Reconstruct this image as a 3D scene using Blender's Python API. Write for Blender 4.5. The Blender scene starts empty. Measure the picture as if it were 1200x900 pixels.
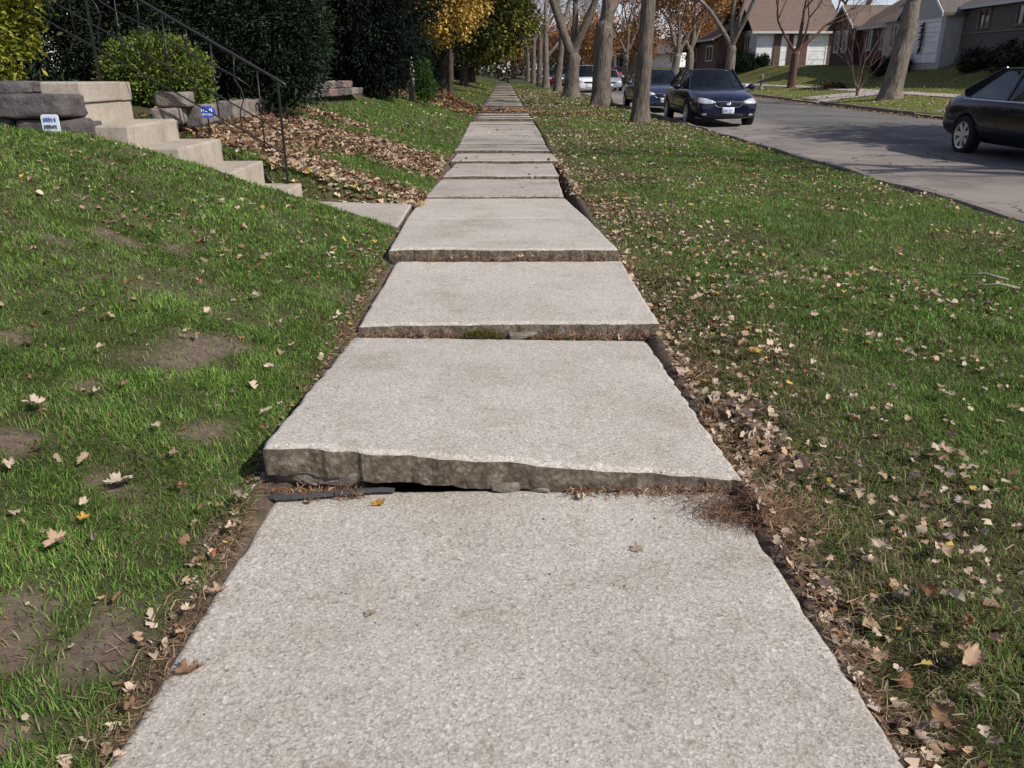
import bpy, bmesh, math, random
import numpy as np
from mathutils import Vector, Matrix
from mathutils.bvhtree import BVHTree
R = math.radians
random.seed(11)
rng = np.random.default_rng(11)
scene = bpy.context.scene
COL = scene.collection

# ------------------------------------------------------------------ noise and ground shape
def _hash(i, j, s):
    h = (i.astype(np.int64) * 374761393 + j.astype(np.int64) * 668265263 + s * 982451653) & 0xFFFFFFFF
    h = ((h ^ (h >> 13)) * 1274126177) & 0xFFFFFFFF
    return ((h ^ (h >> 16)) & 0xFFFFFF) / float(0xFFFFFF)

def vnoise(x, y, s=0):
    x = np.asarray(x, float); y = np.asarray(y, float)
    i = np.floor(x); j = np.floor(y); fx = x - i; fy = y - j
    fx = fx * fx * (3 - 2 * fx); fy = fy * fy * (3 - 2 * fy)
    a = _hash(i, j, s); b = _hash(i + 1, j, s); c = _hash(i, j + 1, s); d = _hash(i + 1, j + 1, s)
    return (a * (1 - fx) + b * fx) * (1 - fy) + (c * (1 - fx) + d * fx) * fy

def fbm(x, y, s=0, o=3):
    t = 0; a = .5; n = 0
    for k in range(o):
        t = t + a * vnoise(np.asarray(x) * 2 ** k, np.asarray(y) * 2 ** k, s + k); n += a; a *= .5
    return t / n

def side_z(y):
    return np.interp(y, [-3, 0, 2.3, 3.9, 5.4, 8.4, 11.4, 14, 16, 19, 25, 40, 60, 100], [0, 0, -.03, 0, .05, .04, .07, .08, .12, .14, .10, .04, 0, 0])

def far_curb_x(y):
    return np.interp(y, [0, 28, 36, 50, 60, 75, 90, 130], [13.5, 13.5, 13.9, 14.6, 14.0, 12.5, 11.5, 11.2])

def Hgt(x, y):
    x = np.asarray(x, float); y = np.asarray(y, float)
    x, y = np.broadcast_arrays(x, y)
    sz = side_z(y)
    d = -(x + .78)
    near = np.interp(d, [0, .08, .27, .65, 1.1, 1.7, 2.3, 2.9, 4, 8], [-.012, .015, .09, .21, .36, .57, .76, .85, .9, 1.0])
    near = near * np.interp(y, [-3, 1, 3, 5.4, 6.6], [.42, .5, .75, 1, 1])
    stair = np.interp(d, [0, 1.0, 1.7, 2.5, 2.6, 9], [-.02, .02, .25, .6, .9, 1.05])
    far = np.interp(d, [0, .1, .5, 1.0, 1.7, 2.38, 2.44, 2.7, 3.5, 9], [-.01, .02, .13, .29, .5, .68, .82, .86, 1.0, 1.2])
    far = far * np.interp(y, [24, 30, 45], [1, .72, .55])
    a = np.clip((y - 6.52) / .1, 0, 1); b = np.clip((y - 7.66) / .1, 0, 1)
    left = near * (1 - a) + (stair * (1 - b) + far * b) * a
    left = left + .32 * np.exp(-((x + 2.1) / .8) ** 2 - ((y - 26.5) / 2.2) ** 2)
    dr = x - .78
    right = np.interp(x, [.78, .88, 1.15, 2.4, 4.0, 4.7, 4.8], [-.03, -.042, -.02, .0, -.02, -.05, -.06])
    fx = x - far_curb_x(y)
    fr = np.interp(fx, [0, .15, 2.2, 3.0, 4.4, 6, 8.5, 14, 60], [-.02, -.01, .2, .3, .36, .75, 1.6, 1.75, 2.2])
    lump = (fbm(x * 1.3, y * 1.3, 3) - .5) * .07 + (fbm(x * 6, y * 6, 5, 2) - .5) * .03
    lump = lump * np.clip((np.abs(x) - .8) / .25, 0, 1)
    z = np.where(x < 0, left + sz * np.clip(1 - d / 2.5, 0, 1), right + sz * np.clip(1 - dr / 2.2, 0, 1))
    z = z + lump
    z = np.where((x > 4.8) & (fx < 0), -.32, z)
    z = np.where((x > 4.8) & (fx >= 0), fr + lump * .7, z)
    z = np.where(np.abs(x) < .79, sz - np.interp(np.abs(x), [.64, .69, .735, .78], [.24, .2, .03, .008]), z)
    lap = .05 * np.exp(-((y - 2.2) / .16) ** 2) * np.exp(-((np.abs(x) - .79) / .07) ** 2)
    return z + lap

# ------------------------------------------------------------------ mesh helpers
class MB:
    def __init__(s): s.v = []; s.f = []; s.m = []
    def add(s, vs, fs, mi=0):
        o = len(s.v); s.v += [tuple(p) for p in vs]
        s.f += [tuple(i + o for i in f) for f in fs]; s.m += [mi] * len(fs)
        return s
    def box(s, c, d, rot=None, mi=0, taper=1.0):
        hx, hy, hz = d[0] / 2, d[1] / 2, d[2] / 2
        P = [Vector((sx * hx * (taper if sz > 0 else 1), sy * hy * (taper if sz > 0 else 1), sz * hz)) for sz in (-1, 1) for sx, sy in ((-1, -1), (1, -1), (1, 1), (-1, 1))]
        if rot is not None: P = [rot @ p for p in P]
        P = [p + Vector(c) for p in P]
        return s.add(P, [(3, 2, 1, 0), (4, 5, 6, 7), (0, 1, 5, 4), (1, 2, 6, 5), (2, 3, 7, 6), (3, 0, 4, 7)], mi)
    def tube(s, pts, rad, n=6, mi=0, cap=True):
        pts = [Vector(p) for p in pts]
        if not hasattr(rad, '__len__'): rad = [rad] * len(pts)
        rings = []; u = None
        for i, p in enumerate(pts):
            t = (pts[min(i + 1, len(pts) - 1)] - pts[max(i - 1, 0)]).normalized()
            if u is None:
                u = t.orthogonal().normalized()
            u = (u - t * u.dot(t)).normalized(); w = t.cross(u)
            rings += [p + (u * math.cos(2 * math.pi * k / n) + w * math.sin(2 * math.pi * k / n)) * rad[i] for k in range(n)]
        F = []
        for i in range(len(pts) - 1):
            for k in range(n):
                F.append((i * n + k, i * n + (k + 1) % n, (i + 1) * n + (k + 1) % n, (i + 1) * n + k))
        if cap:
            F.append(tuple(range(n - 1, -1, -1))); F.append(tuple((len(pts) - 1) * n + k for k in range(n)))
        return s.add(rings, F, mi)
    def prism(s, poly, axis, a, b, mi=0):
        """poly: 2D outline, extruded along axis (0,1,2) from a to b."""
        def P(q, t):
            q = list(q); q.insert(axis, t); return q
        n = len(poly)
        vs = [P(q, a) for q in poly] + [P(q, b) for q in poly]
        fs = [tuple(range(n)), tuple(range(2 * n - 1, n - 1, -1))] + [(i, i + n, (i + 1) % n + n, (i + 1) % n) for i in range(n)]
        return s.add(vs, fs, mi)
    def build(s, name, mats, parent=None, smooth=False, bevel=0, fix=True):
        me = bpy.data.meshes.new(name)
        me.from_pydata(s.v, [], s.f)
        if not isinstance(mats, (list, tuple)): mats = [mats]
        for m in mats: me.materials.append(m)
        if len(mats) > 1: me.polygons.foreach_set('material_index', s.m)
        if fix or bevel:
            bm = bmesh.new(); bm.from_mesh(me)
            bmesh.ops.recalc_face_normals(bm, faces=bm.faces)
            if bevel:
                bmesh.ops.bevel(bm, geom=[e for e in bm.edges if len(e.link_faces) == 2 and e.calc_face_angle(0) > .5], offset=bevel, segments=2, profile=.6, affect='EDGES')
            bm.to_mesh(me); bm.free()
        if smooth: me.polygons.foreach_set('use_smooth', [True] * len(me.polygons))
        me.update()
        o = bpy.data.objects.new(name, me); COL.objects.link(o)
        if parent: o.parent = parent
        return o

def np_obj(name, V, quads, tris, col, mats, parent=None, smooth=False):
    V = np.asarray(V, np.float32).reshape(-1, 3)
    quads = np.asarray(quads, np.int32).reshape(-1, 4); tris = np.asarray(tris, np.int32).reshape(-1, 3)
    me = bpy.data.meshes.new(name)
    me.vertices.add(len(V)); me.vertices.foreach_set('co', V.ravel())
    nl = quads.size + tris.size
    me.loops.add(nl); me.loops.foreach_set('vertex_index', np.concatenate([quads.ravel(), tris.ravel()]))
    me.polygons.add(len(quads) + len(tris))
    st = np.concatenate([np.arange(len(quads)) * 4, quads.size + np.arange(len(tris)) * 3]).astype(np.int32)
    me.polygons.foreach_set('loop_start', st)
    if smooth: me.polygons.foreach_set('use_smooth', np.ones(len(st), bool))
    me.update(calc_edges=True)
    if col is not None:
        a = me.attributes.new('Col', 'FLOAT_COLOR', 'POINT')
        c = np.ones((len(V), 4), np.float32); c[:, :3] = col
        a.data.foreach_set('color', c.ravel())
    for m in (mats if isinstance(mats, (list, tuple)) else [mats]): me.materials.append(m)
    o = bpy.data.objects.new(name, me); COL.objects.link(o)
    if parent: o.parent = parent
    return o

def tag(o, label=None, cat=None, group=None, kind=None):
    if label: o['label'] = label
    if cat: o['category'] = cat
    if group: o['group'] = group
    if kind: o['kind'] = kind
    return o

def thing(name, label, cat, loc=(0, 0, 0), rotz=0, group=None):
    o = bpy.data.objects.new(name, None); COL.objects.link(o)
    o.location = loc; o.rotation_euler = (0, 0, rotz); o.empty_display_size = .1
    return tag(o, label, cat, group)

def dup(root, loc, rotz=0, scale=None, label=None, group=None):
    r = root.copy(); COL.objects.link(r); r.location = loc; r.rotation_euler = (0, 0, rotz)
    if scale: r.scale = (scale, scale, scale)
    if label: r['label'] = label
    if group: r['group'] = group
    for ch in list(root.children):
        c = ch.copy(); COL.objects.link(c); c.parent = r
        for g in ch.children:
            d = g.copy(); COL.objects.link(d); d.parent = c
    return r

# ------------------------------------------------------------------ materials
class NT:
    def __init__(s, name):
        s.m = bpy.data.materials.new(name); s.m.use_nodes = True
        s.t = s.m.node_tree; s.t.nodes.clear()
        s.out = s.n('ShaderNodeOutputMaterial')
    def n(s, ty, **kw):
        nd = s.t.nodes.new(ty)
        for k, v in kw.items():
            if k.startswith('i_'):
                key = k[2:]
                key = int(key) if key.isdigit() else key.replace('_', ' ')
                nd.inputs[key].default_value = v
            else: setattr(nd, k, v)
        return nd
    def l(s, a, b): s.t.links.new(a, b)
    def ramp(s, src, stops):
        r = s.n('ShaderNodeValToRGB'); e = r.color_ramp.elements
        while len(e) < len(stops): e.new(.5)
        for q, (p, c) in zip(e, stops): q.position = p; q.color = tuple(c) + (1,) if len(c) == 3 else c
        s.l(src, r.inputs[0]); return r.outputs[0]
    def mix(s, fac, a, b, mode='MIX'):
        m = s.n('ShaderNodeMix', data_type='RGBA', blend_type=mode)
        for val, idx in ((fac, 0), (a, 6), (b, 7)):
            if hasattr(val, 'is_linked') or hasattr(val, 'links'): s.l(val, m.inputs[idx])
            else: m.inputs[idx].default_value = val if idx == 0 else (tuple(val) + (1,) if len(val) == 3 else val)
        return m.outputs[2]
    def math(s, op, a, b=0.0):
        m = s.n('ShaderNodeMath', operation=op)
        for val, idx in ((a, 0), (b, 1)):
            if hasattr(val, 'links'): s.l(val, m.inputs[idx])
            else: m.inputs[idx].default_value = val
        return m.outputs[0]
    def pos(s, scale=(1, 1, 1), kind='Object'):
        tc = s.n('ShaderNodeTexCoord'); mp = s.n('ShaderNodeMapping'); mp.inputs['Scale'].default_value = scale
        s.l(tc.outputs[kind], mp.inputs['Vector']); return mp.outputs[0]
    def noise(s, vec, scale, detail=4, rough=.55):
        nd = s.n('ShaderNodeTexNoise'); nd.inputs['Scale'].default_value = scale; nd.inputs['Detail'].default_value = detail; nd.inputs['Roughness'].default_value = rough
        s.l(vec, nd.inputs['Vector']); return nd.outputs['Fac']
    def voro(s, vec, scale, feature='F1'):
        nd = s.n('ShaderNodeTexVoronoi', feature=feature); nd.inputs['Scale'].default_value = scale
        s.l(vec, nd.inputs['Vector']); return nd
    def bump(s, h, strength=.3, dist=.02, prev=None):
        b = s.n('ShaderNodeBump'); b.inputs['Strength'].default_value = strength; b.inputs['Distance'].default_value = dist
        s.l(h, b.inputs['Height'])
        if prev is not None: s.l(prev, b.inputs['Normal'])
        return b.outputs[0]
    def bsdf(s, color, rough=.8, normal=None, metal=0, spec=.3, coat=0, **kw):
        b = s.n('ShaderNodeBsdfPrincipled')
        for val, key in ((color, 'Base Color'), (rough, 'Roughness'), (metal, 'Metallic'), (spec, 'Specular IOR Level'), (coat, 'Coat Weight')):
            if hasattr(val, 'links'): s.l(val, b.inputs[key])
            else: b.inputs[key].default_value = (tuple(val) + (1,) if key == 'Base Color' else val)
        if normal is not None: s.l(normal, b.inputs['Normal'])
        s.b = b
        s.l(b.outputs[0], s.out.inputs[0]); return s.m

def plain(name, c, rough=.7, metal=0, spec=.3, coat=0, var=.12, scale=6, bump=.05):
    k = NT(name); p = k.pos()
    nz = k.noise(p, scale, 5)
    lo = tuple(x * (1 - var) for x in c); hi = tuple(min(1, x * (1 + var)) for x in c)
    colr = k.ramp(nz, [(.3, lo), (.7, hi)])
    nrm = k.bump(k.noise(p, scale * 6, 3), bump, .01) if bump else None
    return k.bsdf(colr, rough, nrm, metal, spec, coat)

def attr_leaf(name, trans=.35, rough=.65, spec=.2):
    k = NT(name)
    a = k.n('ShaderNodeAttribute', attribute_name='Col')
    b = k.n('ShaderNodeBsdfPrincipled'); b.inputs['Roughness'].default_value = rough; b.inputs['Specular IOR Level'].default_value = spec
    k.l(a.outputs['Color'], b.inputs['Base Color'])
    t = k.n('ShaderNodeBsdfTranslucent'); k.l(a.outputs['Color'], t.inputs['Color'])
    m = k.n('ShaderNodeMixShader'); m.inputs[0].default_value = trans
    k.l(b.outputs[0], m.inputs[1]); k.l(t.outputs[0], m.inputs[2]); k.l(m.outputs[0], k.out.inputs[0])
    return k.m

M = {}
M['grass'] = attr_leaf('grass_blades', .42, .55, .3)
M['leaf'] = attr_leaf('dry_leaf', .15, .75, .15)
M['foliage'] = attr_leaf('foliage', .3, .55, .25)
M['needle'] = attr_leaf('needles', .1, .7, .1)

def concrete(name, near=True, tint=(1, 1, 1), dirt=.0):
    k = NT(name); p = k.pos((1, 1, 1), 'Object')
    wn = k.n('ShaderNodeTexNoise'); wn.inputs['Scale'].default_value = 70; wn.inputs['Detail'].default_value = 3; k.l(p, wn.inputs['Vector'])
    sc = k.n('ShaderNodeVectorMath', operation='SCALE'); sc.inputs['Scale'].default_value = .012; k.l(wn.outputs['Color'], sc.inputs[0])
    ad = k.n('ShaderNodeVectorMath', operation='ADD'); k.l(p, ad.inputs[0]); k.l(sc.outputs[0], ad.inputs[1]); q = ad.outputs[0]
    v1 = k.voro(q, 115); v2 = k.voro(q, 230)
    sep = k.n('ShaderNodeSeparateColor'); k.l(v1.outputs['Color'], sep.inputs[0])
    sep2 = k.n('ShaderNodeSeparateColor'); k.l(v2.outputs['Color'], sep2.inputs[0])
    T = lambda c: tuple(a * b * e for a, b, e in zip(c, tint, (.985, 1.01, 1.035)))
    peb = k.ramp(sep.outputs[0], [(.0, T((.27, .235, .19))), (.12, T((.43, .39, .335))), (.7, T((.505, .465, .405))), (.88, T((.57, .53, .475))), (1, T((.68, .64, .58)))])
    fine = k.ramp(sep2.outputs[0], [(.0, T((.29, .255, .21))), (.3, T((.44, .40, .345))), (.8, T((.55, .505, .44))), (1, T((.66, .615, .55)))])
    f = k.ramp(k.noise(p, 24, 4, .6), [(.42, (.15,) * 3), (.58, (.9,) * 3)])
    c = k.mix(f, peb, fine)
    gap = k.ramp(v1.outputs['Distance'], [(.45, (1, 1, 1)), (.85, (.66, .62, .57))])
    c = k.mix(.7, c, gap, 'MULTIPLY')
    st = k.ramp(k.noise(p, 1.3, 8, .68), [(.27, (.66, .62, .57)), (.42, (.9, .875, .85)), (.55, (1, .99, .975)), (.75, (1.06, 1.05, 1.04))])
    c = k.mix(1, c, st, 'MULTIPLY')
    st2 = k.ramp(k.noise(p, 7, 6, .7), [(.30, (.80, .77, .72)), (.46, (1, 1, 1))])
    c = k.mix(.8, c, st2, 'MULTIPLY')
    sp = k.ramp(k.noise(p, 55, 2, .5), [(.70, (1, 1, 1)), (.75, (.45, .4, .35))])
    c = k.mix(.8, c, sp, 'MULTIPLY')
    b = k.bump(k.noise(q, 130, 5, .7), .75 if near else .4, .0045)
    b = k.bump(v1.outputs['Distance'], .22 if near else .1, .003, b)
    return k.bsdf(c, .9, b, 0, .2)

M['concrete'] = concrete('exposed_concrete')
M['concrete_far'] = concrete('worn_concrete', False, (.84, .81, .81))
M['concrete_mid'] = concrete('grey_worn_concrete', False, (.76, .74, .745))
M['concrete_tan'] = concrete('tan_worn_concrete', False, (.9, .85, .79))
def concrete_edge():  # slab sides browned by dirt, then darkened to stand in for riser shade
    k = NT('dirty_shaded_concrete_edge'); p = k.pos()
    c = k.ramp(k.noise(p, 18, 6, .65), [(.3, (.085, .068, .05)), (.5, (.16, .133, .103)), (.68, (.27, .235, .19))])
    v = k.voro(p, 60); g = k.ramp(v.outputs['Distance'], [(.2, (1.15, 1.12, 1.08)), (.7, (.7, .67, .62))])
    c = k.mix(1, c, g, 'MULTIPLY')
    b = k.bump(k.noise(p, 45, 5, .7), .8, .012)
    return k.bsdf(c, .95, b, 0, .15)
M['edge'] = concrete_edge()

def smooth_concrete(name, c):
    k = NT(name); p = k.pos(); ps = k.pos((1, 1, .18))
    a = k.ramp(k.noise(p, 3.5, 6, .65), [(.3, tuple(x * .78 for x in c)), (.7, tuple(x * 1.12 for x in c))])
    sp = k.ramp(k.noise(p, 30, 3), [(.35, (.8, .78, .74)), (.55, (1, 1, 1))])
    a = k.mix(.6, a, sp, 'MULTIPLY')
    drip = k.ramp(k.noise(ps, 9, 6, .7), [(.30, (.66, .62, .56)), (.48, (1, 1, 1))])
    a = k.mix(.75, a, drip, 'MULTIPLY')
    lich = k.ramp(k.noise(p, 14, 7, .75), [(.60, (1, 1, 1)), (.68, (.62, .58, .5))])
    a = k.mix(.7, a, lich, 'MULTIPLY')
    return k.bsdf(a, .9, k.bump(k.noise(p, 40, 5), .35, .006), 0, .2)
M['step'] = smooth_concrete('step_concrete', (.40, .35, .285))

def ground_mat():
    k = NT('soil_and_turf'); p = k.pos()
    a = k.n('ShaderNodeAttribute', attribute_name='Col')
    n2 = k.noise(p, 26, 6, .72)
    var = k.ramp(n2, [(.25, (.5, .48, .46)), (.5, (1, 1, 1)), (.75, (1.55, 1.5, 1.45))])
    c = k.mix(1, a.outputs['Color'], var, 'MULTIPLY')
    peb = k.ramp(k.noise(p, 90, 2, .5), [(.68, (0, 0, 0)), (.74, (1, 1, 1))])
    c = k.mix(k.math('MULTIPLY', peb, .35), c, (.3, .25, .2))
    return k.bsdf(c, 1, k.bump(k.noise(p, 60, 6, .75), .8, .014), 0, .1)
M['ground'] = ground_mat()

def asphalt():
    k = NT('asphalt'); p = k.pos()
    base = k.ramp(k.noise(p, 60, 4, .7), [(.3, (.098, .096, .092)), (.7, (.165, .156, .146))])
    pale = k.ramp(k.noise(p, 70, 4, .7), [(.3, (.17, .155, .138)), (.7, (.29, .255, .225))])
    sx = k.n('ShaderNodeSeparateXYZ'); k.l(p, sx.inputs[0])
    wob = k.math('ADD', sx.outputs[0], k.math('MULTIPLY', k.noise(p, .7, 4), 1.6))
    mr = k.n('ShaderNodeMapRange'); mr.inputs[1].default_value = 7.3; mr.inputs[2].default_value = 8.6; k.l(wob, mr.inputs[0])
    c = k.mix(mr.outputs[0], pale, base)
    q = k.n('ShaderNodeVectorMath', operation='ADD'); k.l(p, q.inputs[0])
    nn = k.n('ShaderNodeTexNoise'); nn.inputs['Scale'].default_value = 1.5; k.l(p, nn.inputs['Vector'])
    sc = k.n('ShaderNodeVectorMath', operation='SCALE'); sc.inputs['Scale'].default_value = 1.2; k.l(nn.outputs['Color'], sc.inputs[0]); k.l(sc.outputs[0], q.inputs[1])
    v = k.voro(q.outputs[0], .55, 'DISTANCE_TO_EDGE')
    cr = k.ramp(v.outputs['Distance'], [(.004, (.3, .28, .26)), (.011, (1, 1, 1))])
    c = k.mix(k.ramp(k.noise(p, .35, 3), [(.36, (0, 0, 0)), (.5, (.95,) * 3)]), c, cr, 'MULTIPLY')
    st = k.ramp(k.noise(p, .5, 6, .6), [(.33, (.62, .61, .6)), (.5, (1, .98, .96)), (.68, (1.16, 1.12, 1.08))])
    c = k.mix(1, c, st, 'MULTIPLY')
    return k.bsdf(c, .9, k.bump(k.noise(p, 110, 3, .7), .5, .006), 0, .25)
M['asphalt'] = asphalt()
M['curb'] = smooth_concrete('curb_concrete', (.2, .175, .15))
M['drive'] = smooth_concrete('driveway_concrete', (.4, .36, .33))

def bark(name, c1, c2):
    k = NT(name); p = k.pos((1, 1, .16)); p2 = k.pos((1, 1, .5))
    n1 = k.noise(p, 26, 5, .7)
    c = k.ramp(n1, [(.32, c1), (.66, c2)])
    pt = k.ramp(k.noise(p2, 3.5, 4), [(.3, (.72, .72, .7)), (.7, (1.15, 1.12, 1.08))])
    c = k.mix(1, c, pt, 'MULTIPLY')
    return k.bsdf(c, .95, k.bump(n1, .9, .03), 0, .1)
M['bark'] = bark('grey_bark', (.045, .037, .03), (.235, .20, .168))
M['bark_pale'] = bark('pale_bark', (.075, .062, .052), (.27, .23, .195))
M['bark_dark'] = bark('dark_bark', (.035, .028, .024), (.12, .095, .08))
M['twig'] = plain('twig_bark', (.13, .10, .085), .95, bump=0)

def stone(name, c, sc=9):
    k = NT(name); p = k.pos()
    a = k.ramp(k.noise(p, sc, 7, .7), [(.28, tuple(x * .5 for x in c)), (.5, c), (.75, tuple(min(1, x * 1.45) for x in c))])
    return k.bsdf(a, .95, k.bump(k.noise(p, sc * 2.5, 6, .7), 1, .03), 0, .15)
M['stone_grey'] = stone('rough_grey_stone', (.12, .105, .102))
M['stone_tan'] = stone('rough_tan_stone', (.24, .205, .175))
M['stone_red'] = stone('rough_reddish_stone', (.22, .15, .13))
M['iron'] = plain('black_iron', (.018, .018, .02), .4, .3, .5, var=.3, scale=30)
M['white_paint'] = plain('white_paint', (.72, .72, .71), .55)
M['trim'] = plain('pale_trim', (.5, .5, .5), .6)
M['dark_in'] = plain('dark_opening', (.012, .012, .013), .9)
M['brown_trim'] = plain('brown_wood', (.075, .042, .03), .8)
M['wood_post'] = bark('weathered_wood', (.26, .215, .17), (.55, .48, .40))
M['moss'] = attr_leaf('moss', .1, .95, .05)

def siding(name, c, pitch=.16):
    k = NT(name); p = k.pos()
    sx = k.n('ShaderNodeSeparateXYZ'); k.l(p, sx.inputs[0])
    saw = k.math('FRACT', k.math('DIVIDE', sx.outputs[2], pitch))
    ln = k.ramp(saw, [(.0, (.5,) * 3), (.1, (1,) * 3)])
    nz = k.ramp(k.noise(p, 3, 5), [(.3, tuple(x * .85 for x in c)), (.7, tuple(min(1, x * 1.08) for x in c))])
    return k.bsdf(k.mix(1, nz, ln, 'MULTIPLY'), .7, k.bump(saw, .5, .03), 0, .25)
M['side_white'] = siding('white_siding', (.62, .62, .61))
M['side_bright'] = siding('bright_white_siding', (.8, .79, .77), .3)  # brighter copy of the white siding; on the white house it paints in sunlight
M['side_grey'] = siding('grey_siding', (.42, .415, .40))
M['side_grey_shaded'] = siding('shaded_grey_siding', (.11, .105, .095))  # grey siding with the wing's shadow put into its colour
M['door_white'] = siding('white_garage_panel', (.78, .78, .77), .42)

def brick(name, c1, c2, mort):
    k = NT(name)
    tc = k.n('ShaderNodeTexCoord'); sx = k.n('ShaderNodeSeparateXYZ'); k.l(tc.outputs['Object'], sx.inputs[0])
    cb = k.n('ShaderNodeCombineXYZ'); k.l(k.math('ADD', sx.outputs[0], sx.outputs[1]), cb.inputs[0]); k.l(sx.outputs[2], cb.inputs[1])
    b = k.n('ShaderNodeTexBrick'); b.inputs['Scale'].default_value = 1; b.inputs['Brick Width'].default_value = .22; b.inputs['Row Height'].default_value = .075; b.inputs['Mortar Size'].default_value = .008
    b.inputs['Color1'].default_value = c1 + (1,); b.inputs['Color2'].default_value = c2 + (1,); b.inputs['Mortar'].default_value = mort + (1,)
    k.l(cb.outputs[0], b.inputs['Vector'])
    return k.bsdf(b.outputs['Color'], .9, k.bump(k.math('SUBTRACT', 1.0, b.outputs['Fac']), .5, .01), 0, .15)
M['brick'] = brick('brown_brick', (.15, .075, .055), (.10, .055, .045), (.2, .17, .15))
M['brick_dark'] = brick('dark_brick', (.085, .05, .042), (.055, .038, .034), (.12, .1, .09))

def shingle(name, c):
    k = NT(name); p = k.pos()
    sx = k.n('ShaderNodeSeparateXYZ'); k.l(p, sx.inputs[0])
    fr = k.math('FRACT', k.math('DIVIDE', sx.outputs[2], .1))
    ln = k.ramp(fr, [(0, (.6,) * 3), (.2, (1,) * 3)])
    nz = k.ramp(k.noise(p, 9, 5, .75), [(.3, tuple(x * .65 for x in c)), (.7, tuple(x * 1.3 for x in c))])
    return k.bsdf(k.mix(.7, nz, ln, 'MULTIPLY'), .95, k.bump(nz, .5, .02), 0, .1)
M['roof_brown'] = shingle('brown_shingles', (.165, .122, .098))
M['roof_grey'] = shingle('grey_shingles', (.13, .112, .102))

def glass_dark(name, c=(.02, .025, .03), rough=.06):
    k = NT(name); return k.bsdf(c, rough, None, 0, .8)
M['pane'] = glass_dark('window_glass')
def car_glass():
    k = NT('tinted_car_glass')
    g = k.n('ShaderNodeBsdfGlossy'); g.inputs['Roughness'].default_value = .02; g.inputs['Color'].default_value = (.95, 1, 1, 1)
    t = k.n('ShaderNodeBsdfTransparent'); t.inputs['Color'].default_value = (.3, .36, .36, 1)
    ge = k.n('ShaderNodeNewGeometry'); dt = k.n('ShaderNodeVectorMath', operation='DOT_PRODUCT'); k.l(ge.outputs['Normal'], dt.inputs[0]); k.l(ge.outputs['Incoming'], dt.inputs[1])
    fc = k.math('POWER', k.math('SUBTRACT', 1.0, k.math('ABSOLUTE', dt.outputs['Value'])), 5.0); fr = k.n('ShaderNodeMath', operation='MULTIPLY_ADD'); k.l(fc, fr.inputs[0]); fr.inputs[1].default_value = .93; fr.inputs[2].default_value = .06
    m = k.n('ShaderNodeMixShader'); k.l(fr.outputs[0], m.inputs[0]); k.l(t.outputs[0], m.inputs[1]); k.l(g.outputs[0], m.inputs[2]); k.l(m.outputs[0], k.out.inputs[0])
    return k.m
M['carglass'] = car_glass()
def paint(name, c, metal=.3, coat=.6):
    k = NT(name); p = k.pos()
    d = k.ramp(k.noise(p, 2.5, 5), [(.3, c), (.8, tuple(x * 1.15 + .003 for x in c))])
    return k.bsdf(d, .17, None, metal, .3, coat)
M['paint_blue'] = paint('navy_car_paint', (.007, .010, .034))
M['paint_black'] = paint('dark_car_paint', (.003, .004, .008), 0, .12)
M['paint_slate'] = paint('slate_blue_car_paint', (.03, .045, .085))
M['paint_white'] = paint('white_car_paint', (.72, .73, .75), 0)
M['paint_red'] = paint('red_car_paint', (.35, .02, .025), .1)
M['paint_maroon'] = paint('maroon_car_paint', (.10, .012, .02), .2)
M['paint_silver'] = paint('silver_car_paint', (.45, .47, .5), .5)
M['paint_teal'] = paint('teal_car_paint', (.05, .16, .22), .2)
M['rubber'] = plain('tyre_rubber', (.018, .018, .018), .85)
M['alloy'] = plain('alloy_rim', (.62, .62, .63), .3, .8, .5, var=.08, bump=0)
M['plastic'] = plain('black_plastic', (.02, .02, .021), .6, bump=0)
M['chrome'] = plain('chrome', (.75, .75, .76), .15, 1, .5, var=.03, bump=0)
M['lamp_clear'] = plain('clear_lamp', (.6, .62, .64), .12, .3, .8, coat=1, var=.35, scale=18, bump=0)
M['lamp_amber'] = plain('amber_lamp', (.55, .16, .04), .15, 0, .6, coat=1, bump=0)
M['lamp_red'] = plain('red_lamp', (.42, .012, .012), .12, 0, .7, coat=1, bump=0)
M['plate'] = plain('white_plate', (.7, .74, .82), .5, bump=0)
M['ink_blue'] = plain('blue_ink', (.05, .12, .42), .5, bump=0)
M['ink_dark'] = plain('dark_ink', (.05, .06, .07), .5, bump=0)
M['seat'] = plain('car_seat', (.06, .065, .07), .9)
M['sign_white'] = plain('sign_white', (.72, .76, .82), .5, bump=0)
M['sign_blue'] = plain('sign_blue', (.05, .09, .42), .45, bump=0)
# ------------------------------------------------------------------ camera, light, world
cam = bpy.data.objects.new('camera', bpy.data.cameras.new('camera')); COL.objects.link(cam)
cam.data.sensor_width = 36; cam.data.lens = 942 / 1200 * 36; cam.data.clip_end = 3000; cam.data.clip_start = .02
cam.location = (0, 0, 1.25)
cam.rotation_euler = (math.pi / 2 - math.atan2(367, 942), 0, R(-.6))
scene.camera = cam

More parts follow.
